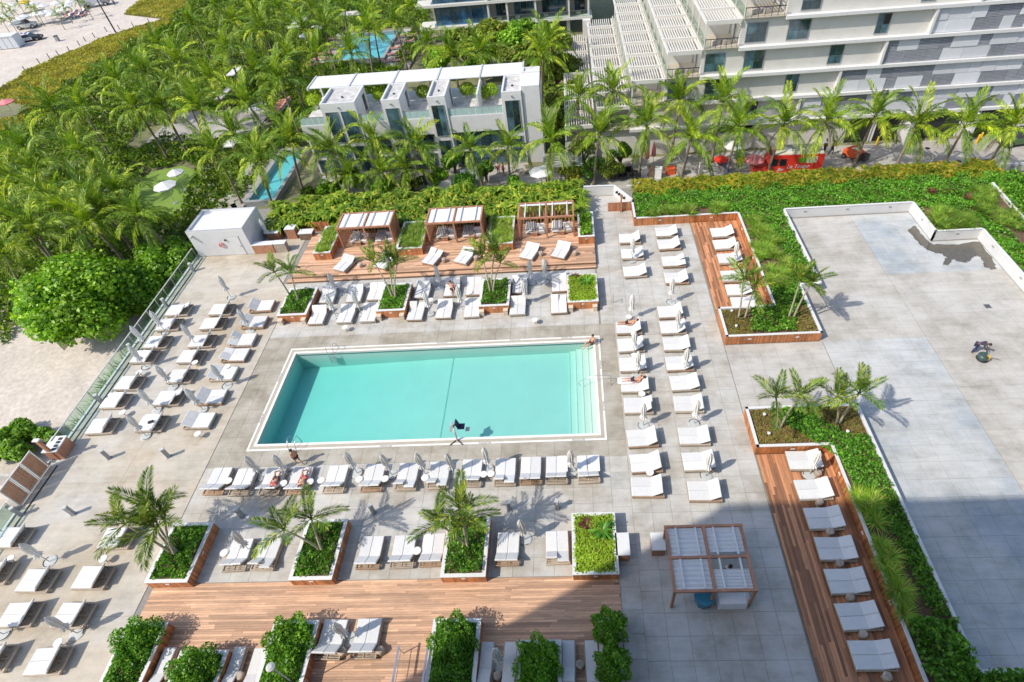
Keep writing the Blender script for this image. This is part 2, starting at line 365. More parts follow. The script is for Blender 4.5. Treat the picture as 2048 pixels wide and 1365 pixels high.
# cast concrete on the sea side, in bays with open joints
slab = struct(MB().box(-38.4, -38.3, -1.9, 5, -.0295, -.001).build('concrete_deck', 'deck_concrete'))
for x0, x1, y0, y1 in [(-38.25, -26.55, 5, 11.4), (-38.25, -26.55, 11.412, 20.3), (-38.25, -32.3, 20.312, 33.5), (-32.288, -26.55, 20.312, 33.5), (-38.25, -32.3, 33.512, 46.15), (-32.288, -27.85, 33.512, 52), (-27.838, -26.55, 33.512, 41.1)]:
    MB().box(x0, x1, y0, y1, -.0295, 0).build('bay', 'deck_concrete', slab)

def tiles(root, regs, size, gap, lim, h=.0295):
    todo = []
    for x0, x1, y0, y1, m in regs:
        nx = max(1, round((x1 - x0) / size)); ny = max(1, round((y1 - y0) / size)); dx = (x1 - x0) / nx; dy = (y1 - y0) / ny
        me = None
        for j in range(ny):
            for i in range(nx): todo.append((y0 + j * dy, x0 + i * dx, dx, dy, m))
    vis = [t for t in todo if t[0] > 6.3]; vis.sort()
    cache = {}; rest = {}
    for k, (y, x, dx, dy, m) in enumerate(vis):
        if k < lim:
            key = (round(dx, 4), round(dy, 4), m)
            if key not in cache: cache[key] = MB().box(gap / 2, dx - gap / 2, gap / 2, dy - gap / 2, -h, 0).mesh('paver', m)
            link('paver', cache[key], root, (x, y, 0))
        else: rest.setdefault(m, MB()).box(x + gap / 2, x + dx - gap / 2, y + gap / 2, y + dy - gap / 2, -h, 0)
    for m, b in rest.items(): tag(b.build('far_pavers', m, root), kind='stuff')
pav = struct(MB().box(1.5, 11.0, -1.9, 6.2, -.0296, -.002).build('paving', 'paver'))
tiles(pav, [(-26.5, 1.5, 13.25, 21.2, 'paver'), (-26.5, 2.7, 21.2, 22.48, 'paver_wet'), (-26.5, -24.13, 22.48, 32.55, 'paver_wet'), (1.46, 2.7, 22.48, 32.55, 'paver_wet'),
            (-26.5, 2.7, 32.55, 33.9, 'paver_wet'), (-26.5, 1.5, 33.9, 41.1, 'paver'), (2.7, 11.0, 6.4, 50.2, 'paver'), (1.5, 2.7, 6.4, 21.2, 'paver'), (1.65, 2.7, 33.9, 50.2, 'paver')], 1.2, .014, 300)
ter = struct(MB().box(18.6, 58, -1.9, 6.2, -.0296, -.002).build('terrace', 'terrace_warm'))
tiles(ter, [(11.05, 18.45, 24.3, 30.9, 'terrace_warm'), (18.5, 26.18, 21.3, 30.9, 'terrace_cool'), (18.5, 26.18, 6.4, 21.3, 'terrace_cool'), (19.95, 26.18, 36.6, 47.3, 'terrace_warm'), (18.3, 26.18, 30.9, 36.6, 'terrace_warm'),
            (26.2, 31.7, 38.4, 47.3, 'terrace_cool'), (26.2, 35.7, 30.9, 38.4, 'terrace_warm'), (31.7, 35.7, 38.4, 42.6, 'terrace_cool'), (26.2, 48, 6.4, 30.9, 'terrace_warm')], 1.22, .012, 300)
def wavy(pts, n=3, amp=.12):
    out = []
    for i, p in enumerate(pts):
        q0, q1, q2, q3 = pts[i - 1], p, pts[(i + 1) % len(pts)], pts[(i + 2) % len(pts)]
        for k in range(n):
            t = k / n; out.append(tuple(.5 * (2 * q1[j] + (q2[j] - q0[j]) * t + (2 * q0[j] - 5 * q1[j] + 4 * q2[j] - q3[j]) * t * t + (3 * q1[j] - q0[j] - 3 * q2[j] + q3[j]) * t ** 3) + (rnd.uniform(-amp, amp) if k else 0) for j in (0, 1)))
    return out
tag(MB().prism(wavy([at(*q) for q in [(1815, 462), (1832, 452), (1845, 470), (1862, 487), (1905, 489), (1958, 484), (1972, 503), (1992, 530), (1984, 540), (1968, 532), (1962, 514), (1948, 515), (1938, 524), (1922, 524), (1905, 520), (1897, 530), (1886, 527), (1894, 516), (1880, 508), (1862, 503), (1848, 496), (1834, 482)]], 5, .13), .003, .006).build('wet_patch', 'wet'), 'dark wet patch spreading along the white terrace wall', 'puddle')
mh = thing('drain_cover', 'square dark drain cover in the grey terrace', 'drain cover', (*at(1975, 613), .004))
MB().box(-.25, .25, -.25, .25, 0, .012).build('frame', 'bollard_grey', mh)
for k in range(6): MB().box(-.21, .21, -.19 + k * .067, -.15 + k * .067, .012, .018).build('bar', 'dark_metal', mh)
# ---- pool
pool = thing('swimming_pool', 'large rectangular turquoise swimming pool with white coping', 'pool', (PX0, PY0, 0))
pool.location = (0, 0, 0)
sh = MB()
XB = -10.6                                           # break of the floor
zd, zm, zs = -1.75, -1.22, -1.12
sh.add([(PX0, PY0, zd), (XB, PY0, zm), (PX1, PY0, zs), (PX1, PY1, zs), (XB, PY1, zm), (PX0, PY1, zd)], [(0, 1, 4, 5), (1, 2, 3, 4)])
sh.add([(PX0, PY0, zd), (PX0, PY1, zd), (PX0, PY1, 0), (PX0, PY0, 0)], [(0, 1, 2, 3)])
sh.add([(PX1, PY0, zs), (PX1, PY1, zs), (PX1, PY1, 0), (PX1, PY0, 0)], [(3, 2, 1, 0)])
for y, fl in ((PY0, 1), (PY1, 0)):
    sh.add([(PX0, y, zd), (XB, y, zm), (PX1, y, zs), (PX1, y, 0), (PX0, y, 0)], [(0, 1, 2, 3, 4)[::-1] if fl else (0, 1, 2, 3, 4)])
sh.build('shell', 'pool_shell', pool)
for k in range(4):
    st = MB().box(PX1 - .5 * (k + 1), PX1 - .5 * k - .002 if k else PX1, PY0 + .002, PY1 - .002, -1.3, -.34 - .21 * k).build('step', 'pool_tread', pool)
    MB().box(PX1 - .5 * (k + 1) - .006, PX1 - .5 * (k + 1) + .05, PY0 + .003, PY1 - .003, -.36 - .21 * k, -.336 - .21 * k).build('nosing', 'pool_line_soft', st)
MB().box(XB - .05, XB + .05, PY0 + .01, PY1 - .01, zm - .02, zm + .012).build('marker_line', 'pool_line_soft', pool)
MB().box(PX0 + .003, PX1 - .003, PY1 - .012, PY1 - .002, -.16, -.05).build('waterline_tile', 'pool_line', pool)
MB().box(PX0 - .01, PX1 + .01, PY0 - .01, PY1 + .01, -2.0, -.09).build('water', 'water', pool)
def ring(x0, x1, y0, y1, wd, z0, z1, name, m, parent):
    b = MB(); b.box(x0, x1, y0, y0 + wd, z0, z1); b.box(x0, x1, y1 - wd, y1, z0, z1); b.box(x0, x0 + wd, y0 + wd, y1 - wd, z0, z1); b.box(x1 - wd, x1, y0 + wd, y1 - wd, z0, z1); return b.build(name, m, parent)
ring(CX0, CX1, CY0, CY1, .14, -.3, .02, 'outer_edge', 'coping_white', pool)
ring(CX0 + .14, CX1 - .14, CY0 + .14, CY1 - .14, .25, -.3, .008, 'gutter', 'coping_tan', pool)
ring(CX0 + .39, CX1 - .39, CY0 + .39, CY1 - .39, .185, -.3, .024, 'coping', 'coping_white', pool)
def text(s, name, m, parent, loc, size, rz=0, rx=0, shear=0, ext=.002):
    cu = bpy.data.curves.new(name, 'FONT'); cu.body = s; cu.size = size; cu.align_x = 'CENTER'; cu.align_y = 'CENTER'; cu.extrude = ext; cu.shear = shear
    tmp = bpy.data.objects.new(name + '_curve', cu); C.objects.link(tmp)
    me = bpy.data.meshes.new_from_object(tmp.evaluated_get(bpy.context.evaluated_depsgraph_get())); bpy.data.objects.remove(tmp, do_unlink=True)
    me.materials.clear(); me.materials.append(M[m]); o = link(name, me, parent, loc); o.rotation_euler = (rx, 0, rz); return o
for x in (-14.2, -7.2, -.7): text('NO DIVING', 'lettering', 'black', pool, (x + .2, CY0 + .07, .0225), .17, PI)
for x in (-11.4, -5.4, -1.2): text('NO DIVING', 'lettering', 'black', pool, (x, CY1 - .07, .0225), .17, PI)
for y in (25.4, 29.4): text('NO DIVING', 'lettering', 'black', pool, (CX1 - .07, y, .0225), .17, PI / 2); text('NO DIVING', 'lettering', 'black', pool, (CX0 + .07, y, .0225), .17, -PI / 2)
# pool ladders (two bent rails, treads) and the hand rail on the steps
def ladder(name, label, x, y, s):
    t = thing(name, label, 'pool ladder', (x, y, 0), 0 if s > 0 else PI)
    for k in (-.27, .27):
        MB().tube([(k, .75, 0), (k, .55, .62), (k, .2, .86), (k, -.12, .72), (k, -.2, .1), (k, -.2, -.9)], .024, 8).build('rail', 'steel', t, True)
    for k in range(4): MB().box(-.27, .27, -.25, -.15, -.3 - .2 * k, -.27 - .2 * k).build('tread', 'steel', t)
ladder('pool_ladder', 'steel pool ladder on the far side near the deep end', at(666, 702)[0], PY1, 1)
ladder('pool_ladder', 'steel pool ladder on the near side behind the walking woman', at(592, 890)[0], PY0, -1)
t = thing('hand_rail', 'thin steel hand rail over the pool steps', 'hand rail', (*at(1196, 766), 0))
MB().tube([(.95, -.3, 0), (.95, 0, .75), (.6, 0, .85), (-.2, 0, .85), (-1.3, 0, .3), (-1.45, 0, 0), (-1.3, 0, -.25)], .022, 8).build('rail', 'steel', t, True); MB().tube([(.95, 0, .75), (.95, .1, 0)], .022, 8).build('post', 'steel', t)
lx, ly = at(914, 884)
t = thing('pool_lift', 'pool lift with a dark seat and footrest on the near coping', 'pool lift', (lx, CY0 + .25, .02))
for s in (-1, 1): MB().tube([(0, .15, .05), (s * .45, -.3, .03)], .035, 6).build('leg', 'dark_metal', t)
MB().tube([(0, .1, 0), (0, .15, 1.0), (-.05, .4, 1.3)], .07, 8).build('mast', 'pale_grey', t)
MB().tube([(-.05, .4, 1.3), (.1, .75, 1.1), (.2, .85, .6)], .06, 8).build('arm', 'dark_metal', t)
MB().cbox((.3, .85, .6), (.5, .48, .08), bev=.02).build('seat', 'navy_cloth', t); MB().cbox((.05, .85, .9), (.08, .46, .6), ry=-.25, bev=.02).build('backrest', 'navy_cloth', t)
MB().cbox((.7, .85, .25), (.3, .36, .04), bev=.01).build('footrest', 'pale_grey', t); MB().cbox((-.22, .4, 1.2), (.16, .3, .8), ry=.3, bev=.03).build('battery_box', 'pale_grey', t)

# ---- timber decks made of single planks
def deck(name, x0, x1, y0, y1, z, along, m, edge, wd=.145, avg=3.2, lim=300):
    root = struct(MB().box(x0, x1, y0, y1, -.028, z - .03).build(name, edge))
    n = int((y1 - y0 if along == 'x' else x1 - x0) / wd); wd = ((y1 - y0) if along == 'x' else (x1 - x0)) / n; items = []
    a0, a1 = (x0, x1) if along == 'x' else (y0, y1)
    for j in range(n):
        p = a0 - rnd.uniform(0, 2)
        while p < a1 - .3:
            L = rnd.choice([avg * .6, avg * .8, avg, avg * 1.2, avg * 1.45]); q0, q1 = max(p, a0), min(p + L, a1)
            if q1 - q0 > .25: items.append((j, round(q0, 2), round(q1 - q0, 2)))
            p += L
    cache = {}; rest = MB(); k = 0
    if along == 'x': items = [i for i in items if y0 + i[0] * wd > 6.6]
    items.sort(key=lambda i: (y0 + i[0] * wd) if along == 'x' else i[1])
    for j, q, L in items:
        o_ = (q, y0 + j * wd) if along == 'x' else (x0 + j * wd, q)
        if k < lim:
            key = L
            if key not in cache:
                cache[key] = MB().cbox((L / 2, wd / 2, -.0125), (L - .006, wd - .009, .025), bev=.003).mesh('plank', m)
            o = link('plank', cache[key], root, (o_[0], o_[1], z))
            if along == 'y': o.rotation_euler = (0, 0, PI / 2); o.location.x += wd
            o.location.z += rnd.uniform(-.002, .002); k += 1
        else:
            if along == 'x': rest.box(q + .003, q + L - .003, o_[1] + .004, o_[1] + wd - .004, z - .025, z, rnd.random())
            else: rest.box(o_[0] + .004, o_[0] + wd - .004, q + .003, q + L - .003, z - .025, z, rnd.random())
    if rest.v: tag(rest.build('far_planks', m, root), kind='stuff')
    return root
DZ = .05
deck('south_deck', -26.1, 1.56, 5.2, 13.2, DZ, 'x', 'plank_light', 'wood_dark', .128, 3.4)
deck('cabana_deck', -27.0, 1.6, 41.62, 48.6, .35, 'x', 'plank_light', 'wood_dark', .19, 4.2)
deck('cabana_step', -27.4, 1.62, 41.15, 41.61, .17, 'x', 'plank_light', 'wood_dark', .15, 4)
deck('garden_deck', 11.12, 15.46, 34.42, 47.38, .1, 'y', 'plank', 'wood_dark', .155, 2.6)
deck('terrace_deck', 11.1, 15.62, 6.5, 20.9, .1, 'y', 'plank', 'wood_dark', .155, 2.6)

# ---- clad walls and planters
def clad_seg(b, p0, p1, z0, z1, out, wd=.115):
    p0 = Vector((*p0, 0)); p1 = Vector((*p1, 0)); L = (p1 - p0).length; dr = (p1 - p0) / L; n = max(1, round(L / wd)); wd = L / n; rz = math.atan2(dr.y, dr.x)
    for k in range(n):
        c = p0 + dr * (k + .5) * wd + Vector((out[0], out[1], 0)) * (.013 + rnd.uniform(0, .003))
        b.cbox((c.x, c.y, (z0 + z1) / 2), (wd - .008, .026, z1 - z0), rz, t=rnd.random())
def wall_seg(core, rim, b, p0, p1, z0, z1, clad=True, th=.16, cap=.2, clad2=False):
    """wall from p0 to p1; the clad face is on the right-hand side of the walking direction"""
    a = Vector(p0); c = Vector(p1); d = (c - a).normalized(); out = Vector((d.y, -d.x)); rz = math.atan2(d.y, d.x); L = (c - a).length; m = (a + c) / 2 - out * th / 2
    core.cbox((m.x, m.y, (z0 + z1) / 2), (L, th, z1 - z0), rz); mm = (a + c) / 2 - out * (cap / 2 - .035)
    if clad: clad_seg(b, p0, p1, z0 + .005, z1 - .002, out)
    if rim is not None: rim.cbox((mm.x, mm.y, z1 + .025), (L + .07, cap, .05), rz, bev=.006)
def planter(label, x0, x1, y0, y1, z0, h, soil=.14, cap=.22, bricks=False):
    t = thing('planter', label, 'planter', (0, 0, 0)); core, b = MB(), MB(); rim = MB()
    z1 = z0 + h - .05
    core.box(x0 + .03, x1 - .03, y0 + .03, y0 + .18, z0, z1); core.box(x0 + .03, x1 - .03, y1 - .18, y1 - .03, z0, z1); core.box(x0 + .03, x0 + .18, y0 + .18, y1 - .18, z0, z1); core.box(x1 - .18, x1 - .03, y0 + .18, y1 - .18, z0, z1)
    core.build('wall', 'white_wall', t)
    for p0, p1, o in (((x0, y0), (x1, y0), (0, -1)), ((x1, y0), (x1, y1), (1, 0)), ((x1, y1), (x0, y1), (0, 1)), ((x0, y1), (x0, y0), (-1, 0))):
        c = MB(); q0 = (p0[0] - o[0] * .029, p0[1] - o[1] * .029); q1 = (p1[0] - o[0] * .029, p1[1] - o[1] * .029); clad_seg(c, q0, q1, z0 + .004, z1 - .002, o); c.build('cladding', 'cladding', t)
    ring(x0 - .02, x1 + .02, y0 - .02, y1 + .02, cap, z1, z0 + h, 'rim', 'white_paint', t)
    MB().box(x0 + .18, x1 - .18, y0 + .18, y1 - .18, z0, z0 + h - soil).build('soil', 'soil', t)
    MB().cbox(((x0 + x1) / 2, y0 - .012, z0 + h - .28), (.24, .03, .07)).build('step_light', 'white_paint', t)
    MB().cbox((x1 + .012, (y0 + y1) / 2, z0 + h - .28), (.03, .24, .07)).build('step_light', 'white_paint', t)
    return t
def plant(name, label, cat, geo, m, group=None, kind=None, trunk=None):
    V, F, T = geo; me = raw_mesh(name, V, F, T, m); o = link(name, me); return tag(o, label, cat, group, kind)
def shrub_geo(poly, z0, h, dens, size, up=.5, seed=0, edge=.12, s=.8, floor=.25):
    P = np.array(poly); area = abs(sum(P[i][0] * P[(i + 1) % len(P)][1] - P[(i + 1) % len(P)][0] * P[i][1] for i in range(len(P)))) / 2
    xy = sample(poly, max(30, int(area * dens))); xy = xy + nrng.normal(0, edge * .4, xy.shape)
    hh = h * (floor + (1 - floor) * bumps(xy, s, seed)); z = z0 + hh * (1 - .45 * nrng.uniform(0, 1, len(xy)) ** 2)
    return leaves(np.column_stack([xy, z]), size, .6, up)
PLX = [(-26.2, -23.6), (-17.5, -14.95), (-8.6, -6.02), (-1.05, 1.53)]
SN = ['leftmost', 'second from left', 'third from left', 'rightmost']
for k, (a, b) in enumerate(PLX):
    lime = k == 3
    planter('timber clad white rimmed planter, %s in the row south of the pool' % SN[k], a, b, 12.98, 16.7, 0, .85)
    planter('timber clad white rimmed planter, %s in the row north of the pool' % SN[k], a, b, 35.8, 39.4, 0, .85)
    for nm, y0, y1 in (('south', 12.98, 16.7), ('north', 35.8, 39.4)):
        po = rect(a + .24, b - .24, y0 + .24, y1 - .24); fr = rect(a + .2, b - .2, y0 + .2, y1 - .2)
        if lime: plant('ground_cover', 'lime green ground cover filling the rightmost planter %s of the pool' % nm, 'ground cover', shrub_geo(rect(a + .12, b - .12, y0 + .12, y1 - .12), .76, .22, 420, .13, .8, k, s=.3), 'fol_lime', kind='stuff')
        else: plant('shrub', 'dark green leafy shrub bed in the %s planter %s of the pool' % (SN[k], nm), 'shrub', shrub_geo(po, .68, .55, 260, .17, .45, k + (7 if nm == 'north' else 0), s=.5, floor=.1), 'fol_shrub', 'shrub beds in the timber planters')
    for y in (35.55, 35.55):
        pass
# brown stone planter lamps at the pool-side feet of the north planters
for k, (a, b) in enumerate(PLX):
    for s, x in enumerate((a + .25, b - .3)):
        o = thing('stone_lantern', 'tan stone lantern block at the %s foot of the %s north planter' % (('left', 'right')[s], SN[k]), 'lantern', (x, 35.58, 0), group='stone lanterns')
        MB().box(-.17, .17, -.17, .17, 0, .5).build('body', 'stone_lamp', o); MB().box(-.2, .2, -.2, .2, .5, .56).build('cap', 'stone_lamp', o)
BOT = [('leftmost', -25.95, -23.65, 10.75), ('small second', -22.2, -19.55, 9.3), ('third', -17.5, -15.0, 10.75), ('fourth', -8.62, -6.05, 10.72), ('small fifth', -4.0, -1.73, 9.6), ('narrow rightmost', .25, 1.42, 10.7)]
for k, (nm, a, b, y) in enumerate(BOT):
    planter('%s white rimmed timber planter along the bottom edge of the deck' % nm, a, b, 4.8, y, DZ, .8 if k != 5 else .6)
    pr = rect(a + .2, b - .2, 5.5, y - .25); A = (b - a) * (y - 5.5)
    n = int(A * 300); xy = sample(pr, n); ex = np.minimum(xy[:, 0] - a, b - xy[:, 0]) / ((b - a) / 2); z = .7 + (.35 + .5 * bumps(xy, .7, k)) * np.clip(ex * 1.6, .25, 1) * (1 - .5 * nrng.uniform(0, 1, n) ** 2)
    parts = [leaves(np.column_stack([xy, z]), .17, .6, .45)]
    # a taller bush at the far end
    cs = [((a + b) / 2, y - (1.0 if k != 5 else .9), 1.05, min(1.25, (b - a) * .5 + .15), 1.05)]
    if k == 5: cs = [(.8, 10.05, 1.2, .95, 1.1), (.85, 8.3, 1.1, .95, 1.0)]
    for (cx, cy, cz, r, h) in cs:
        u = nz(nrng.normal(size=(2600, 3))); rr = nrng.uniform(.55, 1.0, 2600) ** .5 * (1 + .2 * np.sin(u[:, 0] * 7 + u[:, 1] * 5 + k))
        q = np.array([cx, cy, cz]) + u * rr[:, None] * np.array([r, r * .95, h]); q = q[q[:, 2] > .75]; parts.append(leaves(q, .17, .5, .3, u[:len(q)] * .6))
    plant('bush', 'dense green bush growing in the %s planter along the bottom edge' % nm, 'bush', merge(parts), 'fol_shrub', 'bushes in the near planters')
# planters between the timber cabanas
CP = [('left of the first cabana', -25.4, -23.7, 44.1, 48.6), ('between the first and second cabana', -17.3, -14.8, 44.1, 48.6), ('between the second and third cabana', -8.5, -6.1, 44.1, 48.6), ('right of the third cabana', .1, 1.6, 44.5, 48.6)]
for k, (nm, a, b, y0, y1) in enumerate(CP):
    planter('raised timber planter with white rim %s' % nm, a, b, y0, y1, .35, .85)
    po = rect(a + .2, b - .2, y0 + .2, y1 - .2); A = (b - a) * (y1 - y0)
    if k < 3: plant('grass_bed', 'golden green ornamental grasses in the planter %s' % nm, 'grasses', blades(np.column_stack([sample(po, int(A * 8)), np.full(int(A * 8), 1.05)]), .65, .035, nb=34, arch=.5, up=1.2), 'fol_grass', 'grass beds between the cabanas')
    else: plant('shrub', 'glossy green shrub in the planter right of the third cabana', 'shrub', shrub_geo(po, 1.05, .6, 200, .2, .4, k, s=.5), 'fol_seagrape')
# long garden beds east of the pool: walls, rims, soil, planting
def garden_bed(label, segs, soils, soilz=.72):
    t = thing('garden_bed', label, 'planter bed')
    for p0, p1, z1, clad in segs:
        core, rim, b = MB(), MB(), MB(); wall_seg(core, rim, b, p0, p1, 0, z1, clad); core.build('wall', 'white_wall', t); rim.build('rim', 'white_paint', t)
        if clad: b.build('cladding', 'cladding', t)
        L = math.dist(p0, p1)
        if L > 3.5:
            n = max(1, round(L / 4.2)); d = ((p1[0] - p0[0]) / L, (p1[1] - p0[1]) / L)
            for k in range(n):
                f = (k + .5) * L / n; MB().cbox((p0[0] + d[0] * f + d[1] * .034, p0[1] + d[1] * f - d[0] * .034, z1 - .32), (.26, .05, .09), math.atan2(d[1], d[0])).build('step_light', 'white_paint' if clad else 'bollard_grey', t)
    for k, p in enumerate(soils): MB().prism(p, -.027, soilz - .004 * k).build('soil', 'soil', t)
    return t
garden_bed('big raised garden bed between the lounger deck and the empty grey terrace',
    [((5.62, 50.3), (5.62, 47.5), .85, True), ((5.62, 47.5), (15.52, 47.5), .85, True), ((15.52, 47.5), (15.52, 34.3), .85, True), ((15.52, 34.3), (11.1, 34.3), .85, True), ((11.1, 34.3), (11.1, 31.0), .85, True), ((11.1, 31.0), (18.3, 31.0), .85, True),
     ((18.3, 31.0), (18.3, 36.6), .85, False), ((18.3, 36.6), (19.92, 36.6), .9, False), ((19.92, 36.6), (19.92, 47.45), 1.0, False), ((19.92, 47.45), (31.75, 47.45), 1.0, False), ((31.75, 47.45), (31.75, 42.75), 1.0, False), ((31.75, 42.75), (35.75, 42.75), 1.0, False), ((35.75, 42.75), (35.75, 30), 1.0, False)],
    [rect(11.28, 18.12, 31.18, 34.2), [(15.72, 34.15), (18.1, 34.15), (18.1, 36.8), (19.75, 36.8), (19.75, 47.6), (31.9, 47.6), (31.9, 42.95), (35.95, 42.95), (35.95, 30), (60, 30), (60, 52.4), (5.85, 52.4), (5.85, 47.7), (15.72, 47.7)]])
garden_bed('long raised garden bed beside the timber deck with loungers at lower right',
    [((11.0, 21.0), (15.68, 21.0), .85, True), ((11.0, 24.2), (11.0, 21.0), .85, True), ((18.46, 24.2), (11.0, 24.2), .85, False), ((18.46, 8.0), (18.46, 24.2), .85, False), ((15.68, 21.0), (15.68, 5.5), .85, True), ((40, 8.0), (18.46, 8.0), .85, False)],
    [rect(11.16, 18.3, 21.16, 24.05), rect(15.84, 18.3, 5.5, 21.3), rect(17.0, 40, 5.2, 7.85)])
# planting of the upper bed
BED_U = [(5.9, 47.7), (15.75, 47.7), (15.75, 34.2), (18.1, 34.2), (18.1, 36.85), (19.7, 36.85), (19.7, 47.7), (31.95, 47.7), (31.95, 43), (35.95, 43), (35.95, 30), (44, 30), (44, 52.3), (5.9, 52.3)]
gr_a = [(15.8, 36.5), (17.6, 37.2), (18.2, 41), (17.4, 46.5), (15.8, 46.5)]
gr_b = [(32.2, 47.2), (32.3, 43.3), (36, 43.3), (36.3, 44.5), (34, 46)]; gr_c = [at(1930, 385, .8), at(1990, 375, .8), at(2060, 470, .8), at(2060, 500, .8), at(1960, 420, .8)]; gr_d = [(7, 47.75), (14.6, 47.75), (14.6, 48.7), (7, 48.7)]
cov_holes = (gr_a, gr_b, gr_c, gr_d)
xy = sample(BED_U, 46000, cov_holes); plant('ground_cover', 'bright green leafy ground cover filling the big garden bed', 'ground cover', leaves(np.column_stack([xy, .72 + .55 * bumps(xy, .7, 2) ** 1.5 * nrng.uniform(.4, 1, len(xy))]), .22, .6, .6), 'fol_cover', kind='stuff')
def tufts(name, label, polys, dens, L, W, z, m, nb=10, up=1.3, group=None):
    ps = [sample(p, max(3, int(dens * a))) for p, a in polys]; q = np.concatenate(ps); return plant(name, label, 'grasses', blades(np.column_stack([q, np.full(len(q), z)]), L, W, nb=nb, arch=.55, up=up), m, kind='stuff')
tufts('ornamental_grass', 'feathery green ornamental grass patches in the big garden bed', [(gr_a, 22), (gr_b, 12), (gr_d, 8)], 1.7, 1.05, .04, .72, 'fol_grass', 150)
tufts('dry_grass', 'golden grass tufts along the white wall in the upper right corner', [(gr_c, 26)], 1.3, .95, .04, .72, 'fol_grass', 110)
sx = [rect(11.35, 13.2, 31.25, 34.1), rect(16.3, 18.05, 31.2, 34.0)]
for k, p in enumerate(sx): plant('succulent_cover', ('reddish succulent cover under the left pair of palms, upper bed', 'reddish succulent cover under the right pair of palms, upper bed')[k], 'ground cover', shrub_geo(p, .74, .16, 420, .12, .8, k, s=.4), 'fol_succulent', kind='stuff')
plant('shrub', 'dark green shrub mound between two palm pairs in the upper bed', 'shrub', shrub_geo([(13.0, 31.3), (16.3, 31.3), (17.4, 34.2), (18.0, 36.3), (16.0, 36.5), (15.9, 34.2), (13.6, 34.1)], .72, .6, 200, .19, .45, 5, s=.6), 'fol_shrub')
# planting of the lower bed
for k, p in enumerate([[(11.3, 21.3), (15.2, 21.3), (13.6, 22.4), (12.4, 24.0), (11.3, 24.0)], [(15.6, 23.0), (17.6, 21.6), (18.2, 22.0), (18.2, 24.0), (15.6, 24.0)]]): plant('succulent_cover', ('reddish succulent cover at the left end of the lower right bed', 'reddish succulent cover under the right palms of the lower right bed')[k], 'ground cover', shrub_geo(p, .74, .16, 420, .12, .8, k + 4, s=.4), 'fol_succulent', kind='stuff')
plant('shrub', 'dark green shrub band crossing the head of the lower right bed', 'shrub', shrub_geo([(12.5, 24.0), (13.6, 22.4), (15.9, 20.0), (16.0, 17.6), (18.2, 17.6), (18.2, 21.8), (17.4, 21.6), (15.5, 23.0), (15.4, 24.0)], .7, .45, 220, .18, .5, 9, s=.5), 'fol_cover')
plant('shrub', 'narrow green shrub strip along the outer rim of the lower right bed', 'shrub', shrub_geo([(16.9, 17.6), (17.3, 10.5), (18.25, 10.5), (18.25, 17.6)], .7, .5, 240, .18, .4, 3, s=.5), 'fol_shrub')
tufts('ornamental_grass', 'row of feathery grass clumps in the lower right bed', [([(15.95, 17.8), (15.95, 10.2), (17.0, 10.2), (16.8, 17.8)], 8)], 2.0, 1.05, .04, .72, 'fol_grass', 140)
plant('bush', 'broad leaved green bushes at the lower end of the right bed', 'bush', shrub_geo([(15.9, 10.3), (18.3, 10.3), (18.3, 7.9), (30, 7.8), (30, 5.4), (15.9, 5.4)], .7, 1.0, 170, .26, .4, 6, s=.8), 'fol_shrub')

# ================================================================== SUN LOUNGERS
def make_bed(double=True, ang=28, frame='grey_teak', ang2=None):
    W = 1.36 if double else .72; t = thing('sun_lounger', 'x', 'sun lounger'); hw = W / 2; f = MB()
    for s in (-1, 1): f.box(-1.0, 1.0, s * hw - .035, s * hw + .035, .16, .29)
    f.box(-1.0, -.94, -hw + .035, hw - .035, .16, .29); f.box(.94, 1.0, -hw + .035, hw - .035, .16, .29)
    if double: f.box(-.94, .94, -.03, .03, .17, .27)
    for k in range(5): f.box(.36 + k * .115, .42 + k * .115, -hw + .035, hw - .035, .2, .23)
    f.build('frame', frame, t)
    for sx in (-.9, .9):
        for sy in (-hw + .05, hw - .05): MB().box(sx - .04, sx + .04, sy - .04, sy + .04, 0, .16).build('leg', frame, t)
    for c in ((-.335, .335) if double else (0,)):
        cw = .66
        MB().cbox((-.36, c, .345), (1.3, cw, .11), bev=.03).build('seat_cushion', 'cushion', t)
        a = R(ang if c <= 0 or ang2 is None else ang2); L = .76
        MB().cbox((.3 + math.cos(a) * L / 2 - .02, c, .345 + math.sin(a) * L / 2 + .01), (L, cw, .11), 0, -a, bev=.03).build('back_cushion', 'cushion', t)
        b = MB()
        for e in (-.22, .22): b.tube([(.3 + math.cos(a) * .5, c + e, .3 + math.sin(a) * .5), (.62, c + e, .22)], .02, 5)
        b.build('back_strut', 'wood_dark', t)
    return t
PROTO = {('d', 'm'): make_bed(True, 42, 'grey_teak', 22), ('d', 'n'): make_bed(True, 14, 'teak', 30), ('d', 48): make_bed(True, 50), ('d', 44): make_bed(True, 43), ('d', 28): make_bed(True, 27), ('d', 36): make_bed(True, 36, 'teak'), ('s', 20): make_bed(False, 20)}
USED = set()
def bed(px, rz, label, group, z=0, kind=None, h=.33):
    kind = kind or rnd.choice([('d', 28)] * 5 + [('d', 36)] * 3 + [('d', 'm'), ('d', 'n')]); x, y = at(px[0], px[1], z + h)
    loc = (x, y, z); rz += R(rnd.uniform(-2.2, 2.2)); p = PROTO[kind]
    if kind not in USED: USED.add(kind); p.location = loc; p.rotation_euler = (0, 0, rz); p['label'] = label; p['group'] = group; KIDS[p.name] = [x_ for x_ in bpy.data.objects if x_.parent == p]; return p
    return copy_tree(p, loc, rz, label, group)
def bedrow(pxs, rz, phrase, group, z=0, kind=None):
    out = []; kd = kind
    for k, p in enumerate(pxs): out.append(bed(p, rz, 'white double lounger, %s %s' % (OW[k], phrase), group, z, rnd.choice(kd) if isinstance(kd, list) else kd))
    return out
